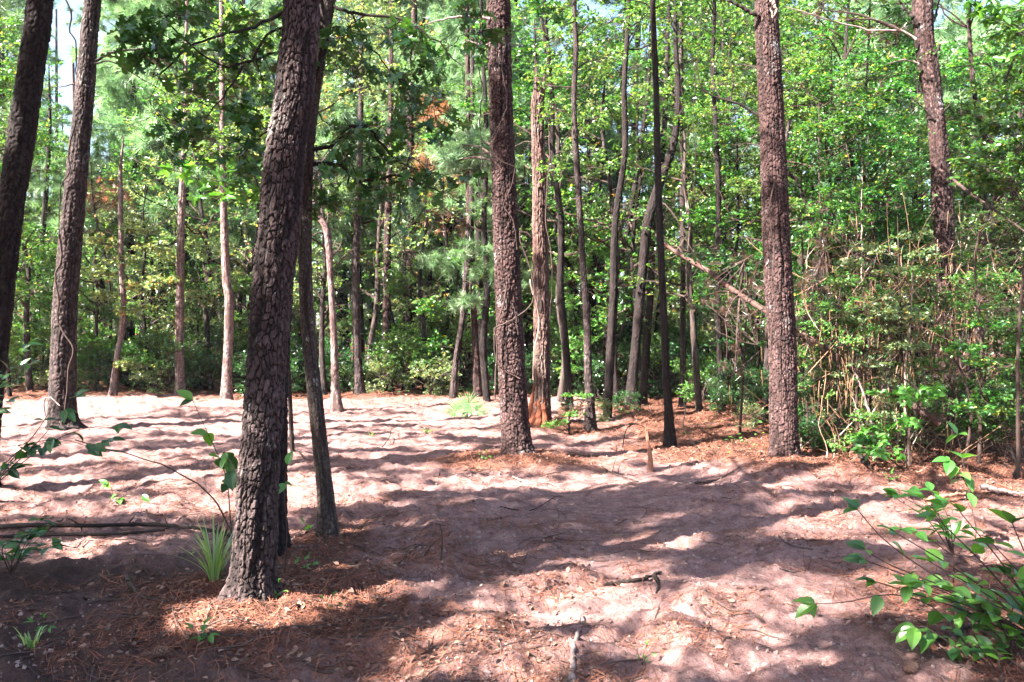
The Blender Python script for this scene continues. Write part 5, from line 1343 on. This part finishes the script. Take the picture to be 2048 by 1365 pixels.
leafy('leafy_sprig', 'upright leafy sprig standing over the needles at right', [[(1950, 1045, 6.0), (1935, 975, 6.0), (1925, 920, 6.0), (1915, 870, 6.0)], [(1940, 985, 6.0), (1915, 935, 6.0), (1900, 920, 6.0)]], 6, L_OVATE, .13, 6, 'seedling', cat='plant', pairs=4, drop=.6, face=.5)
leafy('leafy_shrub', 'small dark-leaved bush at the bottom right corner', fan(2000, 1345, 3.6, 5, 1860, 2060, 1230, 1300, 9), 3.6, L_OVATE, .07, 7, 'shade_leaf', cat='shrub', pairs=4)
# left foreground leaves
leafy('leafy_sapling', 'dark broad leaves low at left before the vine-wrapped pine', [[(-60, 1010, 4.9), (60, 900, 4.9), (110, 845, 4.9), (150, 795, 4.9)], [(-60, 1010, 4.9), (80, 900, 4.9), (160, 860, 4.9), (235, 850, 4.9)], [(-60, 1010, 4.9), (40, 900, 4.9), (120, 880, 4.9), (180, 895, 4.9)],
      [(-60, 1010, 4.9), (60, 880, 4.9), (110, 810, 4.8), (130, 820, 4.8)], [(-40, 1000, 4.9), (20, 930, 4.9), (60, 900, 4.9), (90, 885, 4.9)], [(150, 880, 4.9), (190, 890, 4.9), (220, 880, 4.9)]], 4.9, L_OVATE, .095, 11, 'oak_leaf', cat='sapling', pairs=4, drop=.25, face=.5)
leafy('leafy_sapling', 'drooping large-leaved sprig before the bright sand, left middle', [[(462, 1060, 5.0), (455, 970, 5.0), (440, 920, 5.0), (410, 855, 5.0), (385, 800, 5.0)], [(440, 920, 5.0), (450, 905, 5.0), (462, 940, 5.0)]], 5.0, L_OVATE, .125, 12, 'shade_leaf', cat='sapling', pairs=4, drop=.6, face=.7)
leafy('leafy_sapling', 'shaded green seedling before the dark bough, far left', fan(20, 1150, 5.0, 8, 0, 110, 1040, 1100, 12), 5.0, L_OVATE, .10, 13, 'oak_leaf', cat='seedling', pairs=3, drop=.1)
leafy('leafy_sapling', 'dark leaves at the left edge beside the left pine', fan(-60, 900, 6, 9, -20, 60, 690, 880, 13), 6.0, L_OVATE, .10, 14, 'oak_leaf', cat='sapling', pairs=4, drop=.1, face=.3)
g = gnd(230, 1010)
leafy('seedling', 'small two-leaved twig standing on sunlit sand at left', [[(215, 1015, g[1]), (225, 985, g[1]), (215, 968, g[1])], [(215, 1015, g[1]), (260, 985, g[1]), (285, 990, g[1])]], g[1], L_OVATE, .09, 15, 'seedling', cat='seedling', pairs=2, drop=.5, face=.6)
g = gnd(570, 965)
leafy('seedling', 'single bright backlit leaf beside the foreground pine', [[(568, 985, 5.2), (570, 960, 5.2), (574, 930, 5.2)]], 5.2, L_OVATE, .10, 16, 'seedling', cat='seedling', pairs=1, drop=.7, face=1.0)
g = gnd(618, 1065)
leafy('seedling', 'small pale seedling left of the crooked oak foot', [[(618, 1068, g[1]), (622, 1050, g[1]), (632, 1042, g[1])], [(618, 1068, g[1]), (612, 1052, g[1]), (608, 1045, g[1])]], g[1], L_OVATE, .055, 17, 'seedling', cat='seedling', pairs=2, r=.002)
for (px, py, lab, s) in ((400, 1290, 'tiny dark green seedling below the bright needle patch', .05), (80, 1275, 'tiny shaded grassy seedling at lower left', .04), (610, 1145, 'small pale seedling right of the foreground pine foot', .045),
                         (550, 1200, 'tiny pale sprout at the right foot of foreground pine', .03), (1780, 965, 'tiny sprout on the dirt bank at right', .05), (968, 922, 'tiny green sprout left of the centre pine foot', .05), (660, 1225, 'tiny sprout on needles right of the foreground pine', .03), (1285, 1330, 'tiny green sprout on sand at the bottom', .025)):
    g = gnd(px, py); q = g[1]
    sc_ = F / q
    leafy('seedling', lab, [[(px, py, q), (px + 2, py - .05 * sc_, q), (px + .02 * sc_, py - .10 * sc_, q)], [(px, py, q), (px - .02 * sc_, py - .05 * sc_, q), (px - .04 * sc_, py - .08 * sc_, q)], [(px, py, q), (px + .02 * sc_, py - .04 * sc_, q), (px + .05 * sc_, py - .05 * sc_, q)]], q, L_OVATE, s, px, 'seedling', cat='seedling', pairs=2, r=.0018)

def grass_tuft(label, px, py, n, H, sp, sd):
    Rr = np.random.RandomState(sd); g = gnd(px, py); mb = MB(); k = 9
    for i in range(n):
        a = Rr.uniform(0, 6.283); L = H * Rr.uniform(.55, 1.1); out = sp * Rr.uniform(.3, 1.0)
        s = np.linspace(0, 1, k); b = g + np.array([math.cos(a) * .03, math.sin(a) * .03, -.01])
        bend = Rr.uniform(.1, .9)
        P = b + np.stack([math.cos(a) * out * s ** 1.8, math.sin(a) * out * s ** 1.8, L * (s - bend * .45 * s ** 3)], 1)
        w = .008 * (1 - s) ** .6 * Rr.uniform(.7, 1.3) + .0006; sdv = np.array([-math.sin(a), math.cos(a), 0])
        V = np.concatenate([P + sdv * w[:, None], P - sdv * w[:, None]])
        mb.add(V, [(j, j + 1, k + j + 1, k + j) for j in range(k - 1)], None, var=Rr.uniform())
    tag(mb.build('grass_tuft', M['grass'], loc=g), label, 'grass tuft')
grass_tuft('arching grass tuft at the left foot of foreground pine', 430, 1160, 46, .42, .30, 1)
grass_tuft('thin short grass tuft on shaded ground lower left', 62, 1292, 14, .12, .08, 2)
grass_tuft('low pale grass patch on sand left of the centre pine', 855, 865, 30, .10, .2, 3)
grass_tuft('little grass tuft behind the crooked oak foot', 740, 870, 14, .10, .1, 4)

def palmetto():
    g = gnd(935, 832); t = thing('fan_palm', g, 'small bright fan palm standing on sand left of the centre pine', 'palm')
    Rr = np.random.RandomState(4)
    for (hx, hy, ax, tilt, R_) in ((.02, .24, .15, .9, .34), (-.22, .12, 2.6, .35, .30), (.20, .12, .5, .35, .28), (.0, .10, -1.57, .25, .26), (-.10, .20, 1.9, .8, .28)):
        m = MB(); hub = g + np.array([hx, Rr.uniform(-.1, .05), hy])
        m2 = MB(); tubes(m2, smooth_path(np.array([g - [0, 0, .02], .5 * (g + hub) + [0, 0, .03], hub]), 6), np.linspace(.008, .005, 6), 5)
        n = 22; an = np.linspace(-2.2, 2.2, n) + math.pi / 2
        fwd = np.array([math.cos(ax) * .6, -.25, tilt]); fwd /= np.linalg.norm(fwd); nr = unit(np.array([.15, -1, .35])); s = unit(np.cross(nr, fwd)); fw2 = np.cross(s, nr)
        for q in an:
            d_ = math.sin(q) * fw2 + math.cos(q) * s + nr * Rr.uniform(-.1, .25); L = R_ * Rr.uniform(.8, 1.05) * (.75 + .25 * math.sin(q))
            sd_ = unit(np.cross(d_, nr)); w = .011
            V = np.array([hub, hub + d_ * L * .5 + sd_ * w, hub + d_ * L * .5 - sd_ * w, hub + d_ * L + np.array([0, 0, -.04])])
            m.add(V, None, [(0, 1, 2), (1, 3, 2)], var=Rr.uniform())
        fr = m.build('frond', M['palm'], t, loc=g); m2.build('stalk', M['palm'], fr)
        fr.children[0].data.transform(__import__('mathutils').Matrix.Translation((-g[0], -g[1], -g[2])))
palmetto()

# weedy clump between snag and slender trunk
needle_tangle('dry_weeds', 'dry pale weeds between the snag and slender trunk feet', [(1130, 830, 0, .2), (1160, 815, .1, .2), (1110, 840, .1, .15)], 12.8, 26, .14, 9, 'dry_stalk', 'weeds', stem=.006)
brush(1140, 12.6, .7, [(1120, 845, 0, .16), (1150, 830, 0, .18), (1100, 850, 0, .14), (1165, 790, .1, .18), (1140, 790, 0, .15)], 'low light-green weed at the foot of the snag', 15, 'lime', .06, twigs=10, per=8, name='weed', cat='weed')

# ------------------------------------------------------------------ litter on the ground
def litter():
    Rr = np.random.RandomState(12)
    def sample(n, dmin, dmax, thr):
        d = dmin * (dmax / dmin) ** Rr.uniform(0, 1, n); x = Rr.uniform(-.68, .68, n) * d
        den = litter_density(x, d) + .22 * noise2(x * 5, d * 5, 41)
        k = Rr.uniform(thr, 1.05, n) < den
        return x[k], d[k]
    x, y = sample(200000, 3.0, 20, .2); n = len(x)
    z = h(x, y); a = Rr.uniform(0, 6.283, n); L = Rr.uniform(.07, .17, n); w = (.0006 + .00022 * y) * Rr.uniform(.7, 1.2, n)
    d = np.stack([np.cos(a), np.sin(a)], 1); s = np.stack([-np.sin(a), np.cos(a)], 1); c = Rr.normal(size=n) * .02
    def pt(f, off): # along needle
        X = x + d[:, 0] * L * f + s[:, 0] * (c * (1 - (2 * f) ** 2) + off); Y = y + d[:, 1] * L * f + s[:, 1] * (c * (1 - (2 * f) ** 2) + off)
        return np.stack([X, Y], 1)
    zr = Rr.uniform(.002, .02, n); tilt = Rr.normal(size=n) * .014
    V = []
    for f in (-.5, 0, .5):
        for o in (w, -w):
            q = pt(f, o); zz = np.maximum(h(q[:, 0], q[:, 1]) + zr * .6 + tilt * 2 * f, h(q[:, 0], q[:, 1]) + .001); V.append(np.concatenate([q, zz[:, None]], 1))
    V = np.stack(V, 1)
    idx = (np.arange(n) * 6)[:, None]
    Q = np.concatenate([idx + np.array([[0, 1, 3, 2]]), idx + np.array([[2, 3, 5, 4]])])
    mb = MB(); mb.add(V.reshape(-1, 3), Q, None, var=np.repeat(Rr.uniform(0, 1, n), 6))
    o = mb.build('pine_needle_litter', M['needle_litter']); tag(o, 'orange fallen pine needles strewn over sand', 'needle litter', kind='stuff')
    # chips, curled leaves and clods
    x, y = sample(48000, 3.0, 18, .15); n = len(x); mb = MB()
    P = np.stack([x, y, h(x, y) + Rr.uniform(.003, .012, n)], 1)
    place(mb, L_OVATE, P, Rr.normal(size=(n, 3)) * np.array([1, 1, .25]), Rr.normal(size=(n, 3)) * .45 + np.array([0, 0, 1]), Rr.uniform(.012, .045, n) * (1 + .4 * (Rr.uniform(0, 1, n) > .93)), Rr.uniform(0, 1, n))
    tag(mb.build('leaf_litter', M['chips']), 'brown leaf scraps and bark chips scattered on the sand', 'leaf litter', kind='stuff')
    mb = MB(); n = 14000; d = 3.0 * 5 ** Rr.uniform(0, 1, n); x = Rr.uniform(-.66, .66, n) * d; y = d
    oc = (np.array([[1, 0, 0], [-1, 0, 0], [0, 1, 0], [0, -1, 0], [0, 0, .8], [0, 0, -.8]]) * 1.0, np.array([[0, 2, 4], [2, 1, 4], [1, 3, 4], [3, 0, 4], [2, 0, 5], [1, 2, 5], [3, 1, 5], [0, 3, 5]]))
    k = noise2(x * 1.6, y * 1.6, 55) > -.1; x = x[k]; y = y[k]; n = len(x)
    place(mb, oc, np.stack([x, y, h(x, y) + .003], 1), Rr.normal(size=(n, 3)), Rr.normal(size=(n, 3)), .003 + .016 * Rr.uniform(0, 1, n) ** 4, Rr.uniform(0, 1, n))
    tag(mb.build('soil_crumbs', M['clod']), 'small crumbs of soil scattered over the sand', 'soil crumbs', kind='stuff')
    # fine twigs
    mb = MB(); n = 1500; x, y = sample(n * 6, 3.0, 17, .2); n = len(x); a = Rr.uniform(0, 6.283, n); L = Rr.uniform(.06, .42, n)
    tt = np.linspace(-.5, .5, 5)[None]
    bow = Rr.normal(size=(n, 1)) * .12 * L[:, None]
    X = x[:, None] + np.cos(a)[:, None] * L[:, None] * tt - np.sin(a)[:, None] * bow * (1 - 4 * tt ** 2); Y = y[:, None] + np.sin(a)[:, None] * L[:, None] * tt + np.cos(a)[:, None] * bow * (1 - 4 * tt ** 2)
    Z = h(X, Y) + .004 + Rr.uniform(0, .04, (n, 1)) * (Rr.uniform(0, 1, (n, 1)) > .7) * (tt + .5)
    tubes(mb, np.stack([X, Y, Z], -1), Rr.uniform(.0015, .0055, n)[:, None] * np.array([[1, 1, .9, .8, .5]]), 4, var=Rr.uniform(0, 1, n), cap=False)
    tag(mb.build('twig_litter', M['twig']), 'fine broken twigs scattered over the sand', 'twig litter', kind='stuff')
M['clod'] = plain_mat('soil_clod', (.06, .035, .03), (.28, .19, .175), scale=3, bump=0, usev=.9)
litter()

def floor_plants():
    """ground cover under the brush and along the clearing edge"""
    Rr = np.random.RandomState(15); mb = MB(); n = 16000
    x = Rr.uniform(-13, 14, n); y = Rr.uniform(8.5, 30, n)
    edge = 8.6 - .42 * (x - 3.0)
    inr = (x > 2.6) & (y > edge + .9); back = (y > 19.0 + .5 * np.sin(x)); rt = (x > 1.4) & (y > 13.5)
    k = (inr | back | rt) & (noise2(x * 1.1, y * 1.1, 61) > .0); x = x[k]; y = y[k]; n = len(x)
    z = h(x, y) + Rr.uniform(.02, .38, n) ** 1.2
    place(mb, L_DIAMOND, np.stack([x, y, z], 1), Rr.normal(size=(n, 3)) * np.array([1, 1, .3]), Rr.normal(size=(n, 3)) * .5 + np.array([0, 0, 1]), Rr.uniform(.03, .09, n), Rr.uniform(0, 1, n))
    tag(mb.build('ground_cover', M['green']), 'low green ground cover at the edge of the sand', 'ground cover', kind='stuff')
floor_plants()

# ------------------------------------------------------------------ unseen canopy trees, added and thinned to shape the shade on the sand
def shade_tree(label, x, y, H, z0, nb, spread, r, sd, kind='pine'):
    R_ = np.random.RandomState(sd); n = 8; zz = np.linspace(-.15, H, n); g = float(h(x, y))
    path = np.stack([x + R_.normal(size=n) * .06 + .02 * zz, y + R_.normal(size=n) * .06, g + zz, .16 * (1 - .75 * np.clip(zz / H, 0, 1))], 1)
    return big_tree('pine_tree' if kind == 'pine' else 'broadleaf_tree', label, 'tree', path, .1, 20, sd, 'pine_bark', g + z0, hires_top=0.5, crown=kind, nblob=nb, spread=spread, blob_r=r, leaf_mat_='pine_needle' if kind == 'pine' else 'green', lsize=.20 if kind == 'pine' else .09, twigs=30)
shade_tree('tall unseen pine added left of the camera to shade the sand', -8.2, 1.0, 13, 5.5, 130, 3.2, .75, 501)
shade_tree('unseen pine added well left of the picture for its shade', -10.5, 4.2, 13, 6.0, 80, 3.2, .75, 507)
shade_tree('unseen leafy tree added left of the camera for dappled shade', -4.4, .2, 10, 4.6, 130, 2.6, .7, 502, 'leaf')
shade_tree('unseen pine added behind the camera far to the left for shade', -7.4, -2.0, 14, 7.0, 140, 3.2, .75, 503)
shade_tree('unseen leafy tree added left near the dark bough for its shade', -6.8, 2.4, 7.0, 2.8, 70, 2.4, .6, 504, 'leaf')
shade_tree('low unseen leafy tree added just left of the camera for shade', -5.2, 1.7, 5.4, 2.4, 120, 2.0, .55, 506, 'leaf')
shade_tree('unseen pine added just behind the camera for its shade', -2.4, -1.2, 13, 6.2, 140, 3.0, .75, 505)
shade_tree('unseen bushy pine added far left beside the clearing for shade', -9.6, 7.8, 12, 5.0, 80, 3.0, .75, 509)
shade_tree('unseen pine added at the far left edge of the clearing for shade', -13.0, 9.5, 13, 5.5, 70, 3.2, .75, 510)
shade_tree('unseen slender pine added left of the picture for its shade', -5.6, 3.9, 9.5, 5.0, 70, 2.0, .7, 508)

# ------------------------------------------------------------------ labels for the copied trees and shrubs
SHORT = {}
byk = {}
for o, phrase, px in AUTO:
    gi = max(i for i, (a, _) in enumerate(GAPS) if px >= a or i == 0)
    byk.setdefault((phrase, gi), []).append((px, o))
for (phrase, gi), lst in byk.items():
    lst.sort(key=lambda q: q[0]); gname = GAPS[gi][1]
    for i, (px, o) in enumerate(lst):
        if len(lst) == 1: o['label'] = f"{phrase} {gname}"
        elif i == len(lst) - 1: o['label'] = f"rightmost {phrase} {gname}"
        elif i == 0: o['label'] = f"leftmost {phrase} {gname}"
        else: o['label'] = f"{ORD[min(i, 19)]} {phrase} from left, {gname}"

# ------------------------------------------------------------------ the air
def haze():
    m, nt, out = nodes_of('haze_air')
    p = N(nt, "ShaderNodeVolumePrincipled"); p.inputs['Color'].default_value = (.86, .93, 1.0, 1); p.inputs['Density'].default_value = .0003
    nt.links.new(p.outputs[0], out.inputs['Volume'])
    x0, x1, y0, y1, z0, z1 = -140, 140, -30, 130, -1.6, 26
    v = [(x, y, z) for x in (x0, x1) for y in (y0, y1) for z in (z0, z1)]
    mb = MB(); mb.add(np.array(v, float), [(0, 1, 3, 2), (4, 6, 7, 5), (0, 4, 5, 1), (2, 3, 7, 6), (0, 2, 6, 4), (1, 5, 7, 3)])
    o = mb.build('haze', m); tag(o, 'pale haze in the air between the trees', 'haze', kind='stuff')
haze()
